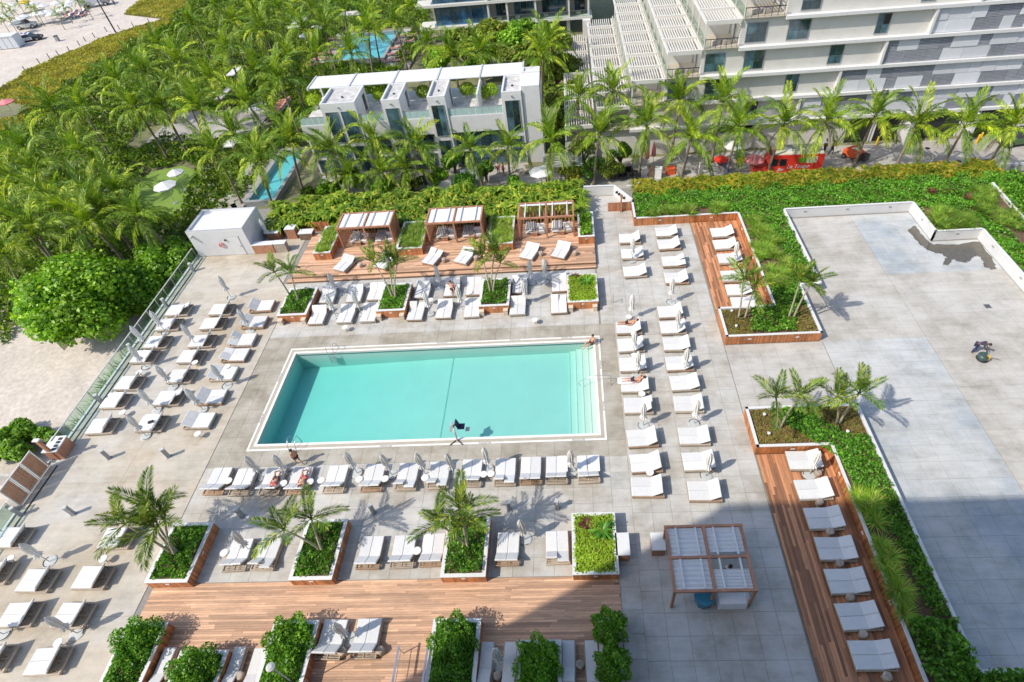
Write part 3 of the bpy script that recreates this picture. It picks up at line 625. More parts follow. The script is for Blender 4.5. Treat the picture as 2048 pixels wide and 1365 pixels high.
bedrow([(358, 620), (339, 649), (316, 684), (290, 713), (260, 766), (232, 802), (205, 852)], 0, 'from the kiosk along the glass fence', 'loungers facing the sea', 0, [('d', 48), ('d', 48), ('d', 44), ('d', 'm')])
bedrow([(444, 619), (427, 647), (405, 682), (383, 713), (363, 752), (339, 796), (304, 847)], 0, 'from the kiosk in the middle left column', 'loungers facing the sea', 0, [('d', 48), ('d', 48), ('d', 44), ('d', 'm')])
bedrow([(524, 612), (509, 644), (486, 680), (471, 710), (447, 747), (424, 794), (399, 841)], PI, 'from far end facing the pool\'s left side', 'loungers left of the pool')
bedrow([(27, 1075), (75, 1161), (40, 1229), (96, 1322)], 0, 'from the gate in the lower left column', 'loungers in the lower left corner', 0, [('d', 48), ('d', 48), ('d', 44), ('d', 'm')])
bedrow([(-10, 1146), (-14, 1318)], 0, 'cut off by the left edge of the picture', 'loungers in the lower left corner', 0, [('d', 48), ('d', 48), ('d', 44), ('d', 'm')])
bedrow([(235, 1076), (186, 1155), (146, 1230)], 0, 'from the palm planter in the inner lower left column', 'loungers in the lower left corner', 0, [('d', 48), ('d', 48), ('d', 44), ('d', 'm')])
S_ROW = bedrow([(436, 962), (486, 964), (545, 963), (600, 961), (672, 958), (747, 955), (815, 953), (878, 950), (943, 946), (1011, 944), (1062, 941), (1113, 940), (1176, 938)], -PI / 2, 'from the left along the near pool side', 'loungers on the near side of the pool', 0, [('d', 44), ('d', 44), ('d', 36), ('d', 36), ('d', 'm')])
bedrow([(477, 1110), (534, 1108), (741, 1105), (807, 1103), (866, 1100), (1016, 1098), (1115, 1095)], -PI / 2, 'from the left between the palm planters', 'loungers between the south planters', 0, [('d', 44), ('d', 44), ('d', 36), ('d', 36), ('d', 'm')])
bedrow([(663, 1279), (733, 1277)], -PI / 2, 'from the left on the near timber deck', 'loungers on the south deck', DZ, ('d', 44))
for k, p in enumerate([(325, 1337), (468, 1336), (510, 1338), (972, 1327), (1020, 1327), (1137, 1324), (1185, 1324)]):
    bed(p, -PI / 2, 'single white cushioned lounger, %s from the left along the bottom edge' % OW[k], 'single loungers on the south deck', DZ, ('s', 20))
bedrow([(657, 591), (711, 589), (753, 585), (846, 581), (905, 577), (949, 575), (1040, 571), (1119, 568)], PI / 2, 'from the left, back row north of pool', 'loungers north of the pool')
N_ROW = bedrow([(637, 632), (694, 629), (740, 627), (833, 624), (890, 620), (945, 618), (1036, 613), (1118, 610)], PI / 2, 'from the left, front row north of pool', 'loungers north of the pool')
bedrow([(690, 528), (771, 523), (866, 515), (930, 513), (1060, 504), (1123, 502)], PI / 2 - .42, 'from the left set askew on the cabana deck', 'loungers on the cabana deck', .35)
A_COL = bedrow([(1260, 477), (1265, 508), (1270, 543), (1258, 655), (1262, 690), (1266, 729), (1270, 770), (1277, 811), (1285, 876), (1292, 926), (1295, 974)], 0, 'from the top beside the pool\'s right end', 'loungers right of the pool')
bedrow([(1333, 464), (1338, 489), (1347, 523), (1353, 556), (1341, 624), (1346, 655), (1353, 688), (1359, 727), (1369, 766), (1377, 808), (1388, 872), (1397, 923), (1409, 982)], 0, 'from the top in the second column right of pool', 'loungers right of the pool')
bedrow([(1444, 465), (1450, 489), (1459, 517), (1467, 552), (1477, 580), (1488, 606)], 0, 'from the top on the small timber deck', 'loungers on the garden deck', .1)
bedrow([(1608, 921), (1627, 979), (1648, 1037), (1671, 1098), (1693, 1163), (1717, 1233), (1745, 1311)], 0, 'from the top on the long timber deck at lower right', 'loungers on the terrace deck', .1, ('d', 28))

# ---- closed parasols
def make_parasol():
    t = thing('parasol', 'x', 'parasol')
    MB().lathe([(.42, 0), (.42, .035), (.36, .05), (.06, .06)], 24).build('base', 'pale_grey', t)
    ar = [(.36 * math.cos(a), .36 * math.sin(a), .075) for a in np.linspace(-.6, 2.6, 14)]; MB().tube(ar, .018, 5).build('handle_ring', 'dark_metal', t)
    MB().tube([(0, 0, .05), (0, 0, 2.6)], .028, 8).build('pole', 'pale_grey', t)
    MB().lathe([(.11, .92), (.24, .98), (.17, 1.12), (.125, 1.3), (.16, 1.6), (.18, 2.0), (.145, 2.3), (.055, 2.54), (.02, 2.62)], 18, pleat=.24, np_=1).build('canopy', 'umbrella_cloth', t)
    MB().lathe([(.14, 1.26), (.16, 1.28), (.16, 1.33), (.14, 1.35)], 12).build('tie', 'white_cloth', t)
    return t
UMB = make_parasol(); UU = [False]
def parasol(px, label, group, z=0):
    x, y = at(*px, z); rz = rnd.uniform(0, 6)
    if not UU[0]: UU[0] = True; UMB.location = (x, y, z); UMB.rotation_euler = (0, 0, rz); UMB['label'] = label; UMB['group'] = group; o = UMB
    else: o = copy_tree(UMB, (x, y, z), rz, label, group)
    o.rotation_euler = (R(rnd.uniform(-1.5, 1.5)), R(rnd.uniform(-1.5, 1.5)), rz); return o
def parasols(pxs, phrase, z=0):
    for k, p in enumerate(pxs): parasol(p, 'closed off white parasol, %s %s' % (OW[k], phrase), 'closed parasols', z)
parasols([(463, 596), (502, 662), (454, 773), (407, 821)], 'from the far end near loungers facing the pool')
parasols([(332, 666), (297, 695), (293, 735)], 'from the far end along the glass fence')
parasols([(394, 693), (348, 775), (315, 821), (293, 873)], 'from the far end between the left lounger columns')
parasols([(100, 1124), (155, 1267), (8, 1269)], 'among the lower left loungers counting from the gate')
parasols([(526, 955), (577, 953), (715, 947), (784, 951), (851, 949), (908, 950), (978, 940), (1144, 946)], 'from the left in the row near the pool')
parasols([(502, 1105), (1050, 1080)], 'from the left between the palm planters'); parasols([(700, 1279), (1001, 1329)], 'from the left on the near timber deck', DZ)
parasols([(676, 591), (672, 634), (723, 629), (881, 578), (861, 629), (925, 620), (1053, 608), (1064, 567), (1091, 565)], 'from the left among the loungers north of the pool')
parasols([(1264, 523), (1262, 637), (1268, 709), (1274, 750), (1286, 852)], 'from the top beside the pool\'s right end')
parasols([(1341, 606), (1354, 668), (1368, 744), (1388, 848), (1411, 953)], 'from the top in the second column right of pool')
parasols([(1467, 531)], 'on the small timber deck', .1); parasols([(1618, 949)], 'on the long timber deck', .1)
# ---- side tables and stump stools
def make_table():
    t = thing('side_table', 'x', 'side table'); MB().lathe([(.24, .43), (.25, .44), (.25, .47), (.24, .48)], 20).build('table_top', 'umbrella_cloth', t)
    MB().tube([(0, 0, .02), (0, 0, .43)], .03, 8).build('post', 'grey_teak', t); MB().lathe([(.17, 0), (.17, .02), (.05, .03)], 14).build('foot', 'grey_teak', t); return t
def make_stump():
    t = thing('stump_stool', 'x', 'stool'); b = MB(); pr = [(.2, 0), (.24, .06), (.21, .18), (.23, .33), (.2, .4), (.13, .415)]; b.lathe(pr, 11, pleat=.07, np_=1); b.build('trunk_block', 'stump', t, True)
    MB().lathe([(.15, .414), (.14, .422)], 11).build('sawn_top', 'grey_teak', t); return t
TB, SB_ = make_table(), make_stump(); U2 = {}
def put(pr, pxs, phrase, group, z=0, h=.45):
    for k, p in enumerate(pxs):
        x, y = at(*p, z + h); l = '%s %s' % (phrase[0], phrase[1].format(OW[k]))
        if pr.name not in U2: U2[pr.name] = 1; pr.location = (x, y, z); tag(pr, l, None, group)
        else: copy_tree(pr, (x, y, z), rnd.uniform(0, 6), l, group)
RT = 'small round side table'
put(TB, [(457, 962), (567, 967), (620, 964), (642, 961), (718, 959), (770, 958), (850, 956), (967, 949), (982, 948)], (RT, 'on the near pool side, {} from the left'), 'round side tables')
put(TB, [(448, 1106), (834, 1102)], (RT, 'between the palm planters, {} from the left'), 'round side tables')
put(TB, [(1258, 634), (1268, 668), (1269, 711), (1284, 788), (1300, 945)], (RT, 'in the column right of the pool, {} from the top'), 'round side tables')
put(TB, [(206, 1118), (116, 1286), (20, 1118)], (RT, 'among the lower left loungers, {} from the gate'), 'round side tables')
put(TB, [(278, 745), (325, 745), (245, 825), (390, 725), (455, 733), (395, 868), (690, 655), (861, 600), (940, 585), (1070, 640)], (RT, 'left and north of the pool, {} in order from the fence'), 'round side tables')
put(SB_, [(1637, 945), (1640, 1004), (1661, 1063), (1680, 1126), (1701, 1194), (1727, 1268), (1775, 1353)], ('tree stump stool', 'between loungers on the long timber deck, {} from the top'), 'stump stools', .1, .3)
put(SB_, [(720, 529), (888, 519), (952, 515), (1044, 500), (1082, 506), (1104, 502), (1150, 505)], ('tree stump stool', 'on the cabana deck, {} from the left'), 'stump stools', .35, .3)
put(SB_, [(684, 1303), (760, 1301), (337, 1352), (480, 1352), (995, 1352), (1160, 1330)], ('tree stump stool', 'on the near timber deck, {} in order'), 'stump stools', DZ, .3)
# ---- bollard lights
def make_bollard():
    t = thing('bollard_light', 'x', 'bollard'); MB().box(-.11, .11, -.11, .11, 0, .9).build('post', 'bollard_grey', t); MB().box(-.125, .125, -.125, .125, .9, 1.0).build('lamp_head', 'pale_grey', t); MB().box(-.17, .17, -.17, .17, 0, .02).build('base_plate', 'bollard_grey', t); return t
BO = make_bollard()
put(BO, [(388, 543), (335, 614), (269, 705), (205, 806), (43, 1031)], ('square grey bollard light', 'along the glass fence, {} from the kiosk'), 'bollard lights', 0, 0)
put(BO, [(219, 917), (338, 914), (148, 1029)], ('square grey bollard light', 'on the open concrete left of the palm planters, {} of three'), 'bollard lights', 0, 0)
put(BO, [(485, 1033), (748, 1026), (1019, 1020), (1115, 1017)], ('square grey bollard light', 'between pool loungers and palm planters, {} from the left'), 'bollard lights', 0, 0)

# ---- glass fence on the sea side
fn = thing('glass_fence', 'glass panel fence with steel rail along the seaward edge of the deck', 'fence', (-38.42, 0, 0))
def fence_run(y0, y1):
    n = max(1, round((y1 - y0) / 1.5)); d = (y1 - y0) / n
    for k in range(n): MB().box(-.012, .012, y0 + k * d + .03, y0 + (k + 1) * d - .03, .1, 1.06).build('glass_panel', 'rail_glass', fn)
    for k in range(n + 1): MB().box(-.03, .03, y0 + k * d - .025, y0 + k * d + .025, 0, 1.08).build('post', 'steel', fn)
    MB().box(-.04, .04, y0 - .03, y1 + .03, 1.08, 1.13).build('top_rail', 'pale_grey', fn); MB().box(-.08, .08, y0, y1, .0, .09).build('kerb', 'white_paint', fn)
fence_run(23.2, 46.1); fence_run(8, 18.3)
MB().box(-37.9, -37.75, 8, 46.0, .001, .004).build('drain_channel', 'dark_metal', fn).location = (38.42, 0, 0)
gt = thing('slatted_gate', 'three panel timber slat gate in a white frame at the beach steps', 'gate', (-38.4, 18.6, 0))
for k in range(3):
    fr = MB(); y0 = k * 1.07 + .03; y1 = y0 + 1.02
    for a, b in ((y0, y0 + .06), (y1 - .06, y1)): fr.box(-.03, .03, a, b, .05, 2.0)
    fr.box(-.03, .03, y0 + .06, y1 - .06, .05, .12); fr.box(-.03, .03, y0 + .06, y1 - .06, 1.93, 2.0); f = fr.build('gate_frame', 'white_paint', gt)
    n = 9
    for j in range(n):
        yy = y0 + .08 + j * (1.02 - .16) / n; MB().box(-.02, .02, yy, yy + .075, .12, 1.93).build('slat', 'cedar' if j % 2 else 'teak', f)
t = thing('outdoor_shower', 'timber outdoor shower post with white top beside the gate', 'shower', (-38.0, 22.35, 0))
MB().box(-.13, .13, -.09, .09, 0, 2.35).build('post', 'cedar', t); MB().box(-.22, .22, -.13, .13, 2.35, 2.43).build('cap', 'white_paint', t); MB().tube([(0, .09, 2.1), (.35, .1, 2.15), (.38, .1, 2.05)], .025, 6).build('shower_arm', 'steel', t)
MB().lathe([(.55, .0), (.55, .03), (.5, .04)], 24).build('tray', 'pale_grey', t)
t = thing('towel_cabinet', 'timber towel cabinet with white top and dark openings by the fence', 'cabinet', (*at(128, 905, 0), 0), .05)
MB().box(-.5, .5, -.65, .65, 0, 1.0).build('body', 'cedar', t); MB().box(-.55, .55, -.7, .7, 1.0, 1.07).build('top', 'white_paint', t)
for k in range(4): MB().box(.08, .4, -.58 + k * .3, -.36 + k * .3, 1.07, 1.075).build('opening', 'black', t)
# beach steps with side walls beyond the gate
st = thing('beach_steps', 'concrete steps with low olive side walls going down to the beach', 'steps', (-38.7, 18.5, 0))
for k in range(10): MB().box(-.35 * (k + 1), -.35 * k - .001 if k else -.03, 0, 3.3, GZ, -.05 - .23 * k).build('tread', 'street_concrete', st)
MB().xprism([(0, GZ), (0, .75), (-3.6, -1.2), (-6.5, -1.2), (-6.5, GZ)], 3.32, 3.55).build('side_wall', 'terrace_warm', st); MB().xprism([(0, GZ), (0, .75), (-3.6, -1.2), (-6.5, -1.2), (-6.5, GZ)], -.3, -.02).build('side_wall', 'terrace_warm', st)
MB().tube([(-.1, 3.2, .95), (-3.5, 3.2, -.95)], .025, 6).build('hand_rail', 'steel', st)

# ---- timber cabanas
def cabana(label, x0, x1, y0, y1, z0, h, shade='louvre', front=False):
    t = thing('cabana', label, 'cabana', (x0, y0, z0), group='timber cabanas'); W, D = x1 - x0, y1 - y0; p = .07
    xs = [0, W / 2, W]
    for x in xs:
        for y in ((0, D) if not front else (0, D)):
            if x == W / 2 and y == D and not front: pass
            MB().box(x - p, x + p, y - p, y + p, 0, h - .16).build('post', 'cedar', t)
    for y in (0, D) if not front else (0, D / 2, D): MB().box(-p - .03, W + p + .03, y - p, y + p, h - .16 + (.004 if y else 0), h).build('beam', 'cedar', t)
    for x in xs: MB().box(x - p, x + p, p + .003, (D - p - .003) if not front else D / 2 - p - .003, h - .15, h - .002).build('cross_beam', 'cedar', t)
    if front:
        for x in xs: MB().box(x - p, x + p, D / 2 + p + .003, D - p - .003, h - .15, h - .002).build('cross_beam', 'cedar', t)
    for b in range(2):
        xa = W / 2 * b + p + .03; xb = W / 2 * (b + 1) - p - .03
        for r in range(2 if front else 1):
            ya = p + .03 + (D / 2 if r else 0); yb = (D / 2 if front else D) - p - .03 + (D / 2 if r else 0)
            for f in (.22, .8): MB().box(xa + (xb - xa) * f - .05, xa + (xb - xa) * f + .05, ya, yb, h - .03, h + .03).build('roof_rail', 'white_paint', t)
            if shade == 'none': MB().box(xa, xb, yb - .35, yb - .1, h - .06, h - .02).build('folded_blind', 'awning', t); continue
            if front and b == 1 and r == 0: yb_ = yb - .55
            else: yb_ = yb
            if front and b == 1 and r == 1: ya += .18
            n = 8 if not front else 6
            c = MB(); ncol = 13
            for k in range(n):                    # sagging cloth bays
                u0 = ya + (yb_ - ya) * k / n; u1 = ya + (yb_ - ya) * (k + 1) / n; um = (u0 + u1) / 2
                c.add([(xa, u0, h - .07), (xb, u0, h - .07), (xb, um, h - .14), (xa, um, h - .14), (xb, u1, h - .07), (xa, u1, h - .07)], [(0, 1, 2, 3), (3, 2, 4, 5)])
            c.build('sun_blind', 'awning', t)
    if not front:
        for x, s in ((0, -1), (W, 1)):
            for k in range(7): MB().box(x - .02, x + .02, p + .1 + k * (D - .4) / 6.5, p + .25 + k * (D - .4) / 6.5, .05, h - .17).build('side_slat', 'cedar', t)
        for k in range(14): MB().box(p + .05 + k * (W - .3) / 14, p + .2 + k * (W - .3) / 14, D - .03, D + .01, .05, h - .3).build('back_slat', 'cedar', t)
    return t
CAB = [(-23.0, -17.85), (-14.32, -9.08), (-5.5, -.3)]
def sofa(loc, rz, label):
    t = thing('armchair', label, 'armchair', loc, rz, 'cabana armchairs'); MB().cbox((0, 0, .22), (.78, .75, .26), bev=.03).build('base', 'wicker', t); MB().cbox((0, -.02, .4), (.6, .66, .14), bev=.04).build('seat_cushion', 'cushion', t)
    MB().cbox((0, .32, .62), (.7, .16, .5), bev=.04).build('back_cushion', 'cushion', t)
    for s in (-1, 1): MB().cbox((s * .37, 0, .48), (.1, .75, .3), bev=.03).build('armrest', 'wicker', t)
    return t
for k, (a, b) in enumerate(CAB):
    nm = ('left', 'middle', 'right')[k]
    cabana('timber slat cabana on the back deck, %s of three' % nm, a, b, 45.8, 48.3, .35, 2.4, 'none' if k == 2 else 'cloth')
    for j in range(2):
        cx = a + (b - a) * (.25 + .5 * j)
        s = 'left' if j == 0 else 'right'
        dbd = thing('day_bed', 'white slat backed day bed in the %s half of the %s cabana' % (s, nm), 'day bed', (cx - .35, 47.2, .35), group='cabana day beds'); MB().cbox((0, 0, .2), (1.0, 1.5, .12), bev=.02).build('frame', 'white_paint', dbd)
        for e in (-.42, .42):
            for e2 in (-.65, .65): MB().box(e - .03, e + .03, e2 - .03, e2 + .03, 0, .15).build('leg', 'white_paint', dbd)
        for q in range(6): MB().cbox((-.42 + q * .17, .1, .42), (.07, 1.2, .3), 0, .5, bev=.01).build('slat', 'white_paint', dbd)
        MB().cbox((0, -.2, .3), (.9, .9, .1), bev=.03).build('cushion', 'cushion', dbd)
        sofa((cx + .7, 46.7, .35), rnd.uniform(-.3, .3), 'pale wicker armchair in the %s half of the %s cabana' % (s, nm))
        bx = thing('coffee_table', 'small cedar cube table in the %s half of the %s cabana' % (s, nm), 'table', (cx + .1, 46.3, .35), group='cabana tables'); MB().box(-.25, .25, -.2, .2, .05, .36).build('body', 'cedar', bx); MB().box(-.28, .28, -.23, .23, .36, .4).build('top', 'teak', bx)
cabana('freestanding timber cabana with sagging white blinds at lower right', 4.28, 8.42, 11.45, 15.0, 0, 2.3, 'cloth', True)
# towel bins and counters under and beside the lower cabana
def counter(label, x, y, sx, sy, h, m='cedar', cat='counter', name='counter', z=0, rz=0):
    t = thing(name, label, cat, (x, y, z), rz); b = MB()
    n = max(2, round(sx / .14))
    MB().box(-sx / 2 + .03, sx / 2 - .03, -sy / 2 + .03, sy / 2 - .03, 0, h - .06).build('body', 'wood_dark', t)
    for k in range(n):
        for s in (-1, 1): b.box(-sx / 2 + k * sx / n + .005, -sx / 2 + (k + 1) * sx / n - .005, s * sy / 2 - (.03 if s > 0 else 0), s * sy / 2 + (0 if s > 0 else .03), .01, h - .06, rnd.random())
    n = max(2, round(sy / .14))
    for k in range(n):
        for s in (-1, 1): b.box(s * sx / 2 - (.03 if s > 0 else 0), s * sx / 2 + (0 if s > 0 else .03), -sy / 2 + .032 + k * (sy - .064) / n, -sy / 2 + .024 + (k + 1) * (sy - .064) / n, .01, h - .06, rnd.random())
    b.build('panelling', m, t); MB().box(-sx / 2 - .03, sx / 2 + .03, -sy / 2 - .03, sy / 2 + .03, h - .058, h).build('top', 'white_paint', t); return t
counter('white topped timber stand beside the lime planter', *at(1245, 1088, .85), .75, 1.3, .85, name='stand', cat='stand')
counter('white topped timber stand at the left post of the lower cabana', *at(1316, 1083, .85), .75, 1.0, .85, name='stand', cat='stand')
counter('white topped timber stand under the right corner of the lower cabana', *at(1488, 1192, .6), .5, .7, .6, name='stand', cat='stand')
t = thing('towel_bin', 'glossy blue towel bin under the lower cabana', 'bin', (*at(1405, 1204, 0), 0)); MB().lathe([(.42, 0), (.5, .5), (.54, .9), (.56, .92)], 8).build('tub', 'teal_plastic', t); MB().lathe([(.57, .92), (.57, .97), (.4, 1.0)], 8).build('lid', 'teal_plastic', t)
t = thing('towel_stack', 'stack of folded grey white towels under the lower cabana', 'towels', (*at(1460, 1207, 0), 0))
for k in range(6): MB().cbox((rnd.uniform(-.02, .02), 0, .1 + k * .14), (1.5 + rnd.uniform(-.05, .05), .7, .13), bev=.04).build('towel_layer', 'towel', t)

# ---- kiosk building and bar
kx0, kx1, ky0, ky1 = -38.15, -32.4, 46.2, 50.1
t = thing('kiosk', 'white flat roofed kiosk building at the fence corner', 'building', (kx0, ky0, 0)); W, D = kx1 - kx0, ky1 - ky0
MB().box(0, W, 0, D, 0, 2.75).build('wall', 'white_wall', t)
ring(0, W, 0, D, .2, 2.75, 3.0, 'parapet', 'white_paint', t); MB().box(.2, W - .2, .2, D - .2, 2.75, 2.8).build('roof', 'white_paint', t); ring(.02, W - .02, .02, D - .02, .1, 3.0, 3.02, 'flashing', 'bollard_grey', t)
dr = MB().box(3.9, 4.9, -.05, 0, .02, 2.1).build('door', 'white_paint', t); MB().box(4.75, 4.8, -.12, -.05, 1.0, 1.15).build('handle', 'steel', dr); MB().box(3.8, 5.0, -.03, 0, 2.1, 2.2).build('door_head', 'pale_grey', t)
ringm = MB().tube([(2.9 + .24 * math.cos(a), -.08, 1.3 + .24 * math.sin(a)) for a in np.linspace(0, 2 * PI, 17)], .05, 6).build('life_ring', 'pink_cloth', t); MB().box(3.45, 3.6, -.12, 0, 1.75, 1.9).build('wall_lamp', 'dark_metal', t); MB().box(.3, .5, -.35, 0, 2.4, 2.55).build('camera_arm', 'pale_grey', t)
counter('timber bar counter with white top beside the kiosk', -31.3, 46.45, 2.1, .62, 1.05, name='bar_counter'); counter('pale timber bar counter with white top, open end', -29.6, 46.5, 1.2, .62, 1.05, 'grey_teak', name='bar_counter')
counter('steel topped back bar unit beneath the areca hedge, left', -31.0, 48.6, 1.2, .8, 1.0, name='back_bar'); counter('steel topped back bar unit beneath the areca hedge, middle', -29.2, 48.8, 1.0, .8, 1.2, name='back_bar'); counter('low dark back bar cabinet beneath the areca hedge, right', -27.6, 48.5, 1.4, .8, .8, 'wood_dark', name='back_bar')
parasol((541, 481), 'closed off white parasol standing behind the bar counter', 'closed parasols')
cl = MB(); clad_seg(cl, (-28.0, 49.6), (-25.5, 49.6), 0, 1.1, (0, -1)); tag(cl.build('timber_screen', 'cladding'), 'timber board screen below the hedge at the bar', 'screen')
t = thing('luggage_trolley', 'bent tube stair rail with a dark trolley at the deck corner', 'hand rail', (*at(600, 552), 0))
for k in range(3): MB().tube([(k * .9 - .9, 0, 0), (k * .9 - .9, 0, .9), (k * .9 - .1, .2, 1.05)], .02, 6).build('rail', 'dark_metal', t)
MB().lathe([(.14, .0), (.16, .12), (.1, .2)], 10, (1.5, .1)).build('wheel_base', 'black', t)
# white gate wall at the back path
t = thing('gate_wall', 'white painted low wall with slots closing the back path', 'wall')
for p0, p1, h in (((.9, 53.4), (4.0, 53.3), 1.1), ((4.0, 53.3), (5.6, 50.5), 1.1), ((.9, 49.0), (.9, 53.4), .9)):
    core, rim, b = MB(), MB(), MB(); wall_seg(core, rim, b, p0, p1, -.02, h, False); core.build('wall', 'white_wall', t); rim.build('rim', 'white_paint', t)
for k in range(4): MB().cbox((4.3 + k * .22, 52.6 - k * .38, .75), (.14, .3, .2), -1.05).build('slot', 'black', t)
struct(MB().box(1.1, 5.5, 50.25, 53.2, -.0295, -.002).build('back_path', 'terrace_warm'))
cl = MB(); clad_seg(cl, (3.2, 50.3), (5.5, 50.3), 0, 1.0, (0, -1)); tag(cl.build('timber_gate', 'cladding'), 'timber board gate beside the back path', 'gate')
t = thing('gate_post', 'tall slim timber post at the back path gate', 'post', (*at(1242, 424), 0)); MB().box(-.08, .08, -.08, .08, 0, 2.0).build('post', 'cedar', t); MB().box(-.12, .12, -.12, .12, 0, .03).build('foot', 'steel', t)
t = thing('path_rail', 'slim grey post and rail beside the right end planter', 'rail', (*at(1226, 606), 0)); MB().tube([(0, 0, 0), (0, 0, 1.0)], .03, 6).build('post', 'bollard_grey', t); MB().tube([(0, 0, .95), (0, -.5, .95)], .025, 6).build('arm', 'bollard_grey', t)
# stair rails on the near deck
for k, (u, lab) in enumerate(((800, 'steel and timber stair rail on the near deck, left'), (858, 'steel stair rail on the near deck beside the tall planter'))):
    t = thing('stair_rail', lab, 'hand rail', (*at(u, 1345, DZ), DZ))
    for y in (-.8, .9): MB().tube([(0, y, 0), (0, y, .95)], .03, 6).build('post', 'steel', t)
    MB().box(-.05, .05, -1.6, 1.0, .95, 1.0).build('top_rail', 'steel', t); MB().tube([(0, -1.6, .5), (0, .9, .5)], .02, 6).build('mid_rail', 'steel', t)
t = thing('lamp_post', 'slim pale lamp post leaning over the third near planter', 'lamp', (*at(585, 1365, .8), .8)); MB().tube([(0, 0, 0), (0, 0, 2.6)], .035, 8).build('pole', 'pale_grey', t); MB().lathe([(.04, 2.6), (.2, 2.62), (.22, 2.72), (.1, 2.8)], 14).build('lamp_head', 'pale_grey', t)
# folded towels on loungers
def towel(px, label, rz, sx=.62, sy=1.75, z=.41):
    b = MB(); n, m_ = 8, 4; V = []; F = []
    for i in range(n + 1):
        for j in range(m_ + 1): V.append(((j / m_ - .5) * sx, (i / n - .5) * sy, .01 + .03 * rnd.random()))
    for i in range(n):
        for j in range(m_): F.append((i * (m_ + 1) + j, i * (m_ + 1) + j + 1, (i + 1) * (m_ + 1) + j + 1, (i + 1) * (m_ + 1) + j))
    b.add(V, F); o = b.build('towel', 'towel', None, True); x, y = at(*px, z); o.location = (x, y, z); o.rotation_euler = (0, 0, rz); tag(o, label, 'towel', 'towels on loungers'); return o
towel((1126, 928), 'white towel on the twelfth lounger near the pool, right half', 0, .6, 1.2); towel((1164, 928), 'crumpled white towel on the last lounger near the pool, left half', 0, .6, 1.2); towel((1190, 927), 'crumpled white towel on the last lounger near the pool, right half', 0, .6, 1.2)
towel((226, 798), 'white towel on the sixth lounger beside the glass fence', PI / 2, 1.2, 1.2); towel((298, 841), 'white towel with a dark bag on the seventh middle lounger', PI / 2, 1.1, 1.1); towel((1250, 762), 'white towel over the legs of the sunbather right of the pool', PI / 2, .6, 1.1, .44)
t = thing('bag', 'small dark bag lying on the towel of a left lounger', 'bag', (*at(302, 845, .46), .46)); MB().cbox((0, 0, .06), (.4, .24, .12), .4, bev=.04).build('body', 'black', t); MB().tube([(-.1, 0, .12), (0, 0, .2), (.1, 0, .12)], .012, 5).build('strap', 'black', t)

# ================================================================== PALMS
def frond_mesh(name, L, elev, droop, nl, ll, lw, m, hang=.5, side=.8, seed=0):
    rg = np.random.default_rng(seed); S_ = 14; s = np.linspace(0, 1, S_); ang = elev - droop * s ** 1.25
    dx = np.cos(ang); dz = np.sin(ang); X = np.concatenate([[0], np.cumsum((dx[1:] + dx[:-1]) / 2)]) * L / (S_ - 1); Z = np.concatenate([[0], np.cumsum((dz[1:] + dz[:-1]) / 2)]) * L / (S_ - 1)
    b = MB(); b.tube([(X[i], 0, Z[i]) for i in range(S_)], [.045 * (1 - .85 * t) for t in s], 4)
    Vt = np.array(b.v); Ft = [f for f in b.f if len(f) == 4]
    t = np.linspace(.14, 1.0, nl); x = np.interp(t, s, X); z = np.interp(t, s, Z); a = np.interp(t, s, ang)
    tg = np.stack([np.cos(a), np.zeros(nl), np.sin(a)], 1); V = []; F = []; k = len(Vt)
    up_ = np.stack([-np.sin(a), np.zeros(nl), np.cos(a)], 1)
    for sgn in (-1, 1):
        for i in range(nl):
            l = ll * (math.sin(PI * (.12 + .80 * t[i])) ** .6) * rg.uniform(.85, 1.1); fwd = .55 + .75 * t[i]
            d = tg[i] * fwd + np.array([0, sgn * side, 0]) + up_[i] * .35 * rg.uniform(.2, 1.2); d /= np.linalg.norm(d)
            p0 = np.array([x[i], 0, z[i]]); p1 = p0 + d * l * .5; p2 = p0 + d * l + np.array([0, 0, -hang * l * rg.uniform(.7, 1.2)])
            wv = tg[i] * lw * .5 + up_[i] * lw * rg.uniform(-.25, .25)
            V += [p0, p1 + wv, p2, p1 - wv]; F.append((k, k + 1, k + 2, k + 3)); k += 4
    V = np.concatenate([Vt, np.array(V)]); F = np.array(Ft + F); return raw_mesh(name, V, F, rg.uniform(0, 1, len(F)), m)
COCO = [[frond_mesh('frond', 4.3 * f, R(e), R(dr), 40, 1.0, .115, 'fol_palm', h, .75, 10 * i + j) for j, f in enumerate((1, .88))] for i, (e, dr, h) in enumerate([(84, 45, .15), (68, 70, .28), (50, 92, .4), (28, 95, .5), (4, 72, .65), (-38, 40, .85)])]
DEAD = frond_mesh('frond', 3.2, R(-50), R(30), 26, .7, .07, 'fol_dead', .9, .5, 77)
def trunk_mesh(h, dx, dy, r0, r1, m='trunk', n=9):
    pts = []; rr = []
    for k in range(n + 1):
        t = k / n; q = t ** 1.6; pts.append((dx * q, dy * q, h * t)); rr.append((r0 + (r1 - r0) * t) * (1.0 + (.5 * max(0, 1 - t * 8))) * (1.03 if k % 2 else .97))
    b = MB(); b.tube(pts, rr, 8); me = b.mesh('trunk', m, True); return me
NP = [0]
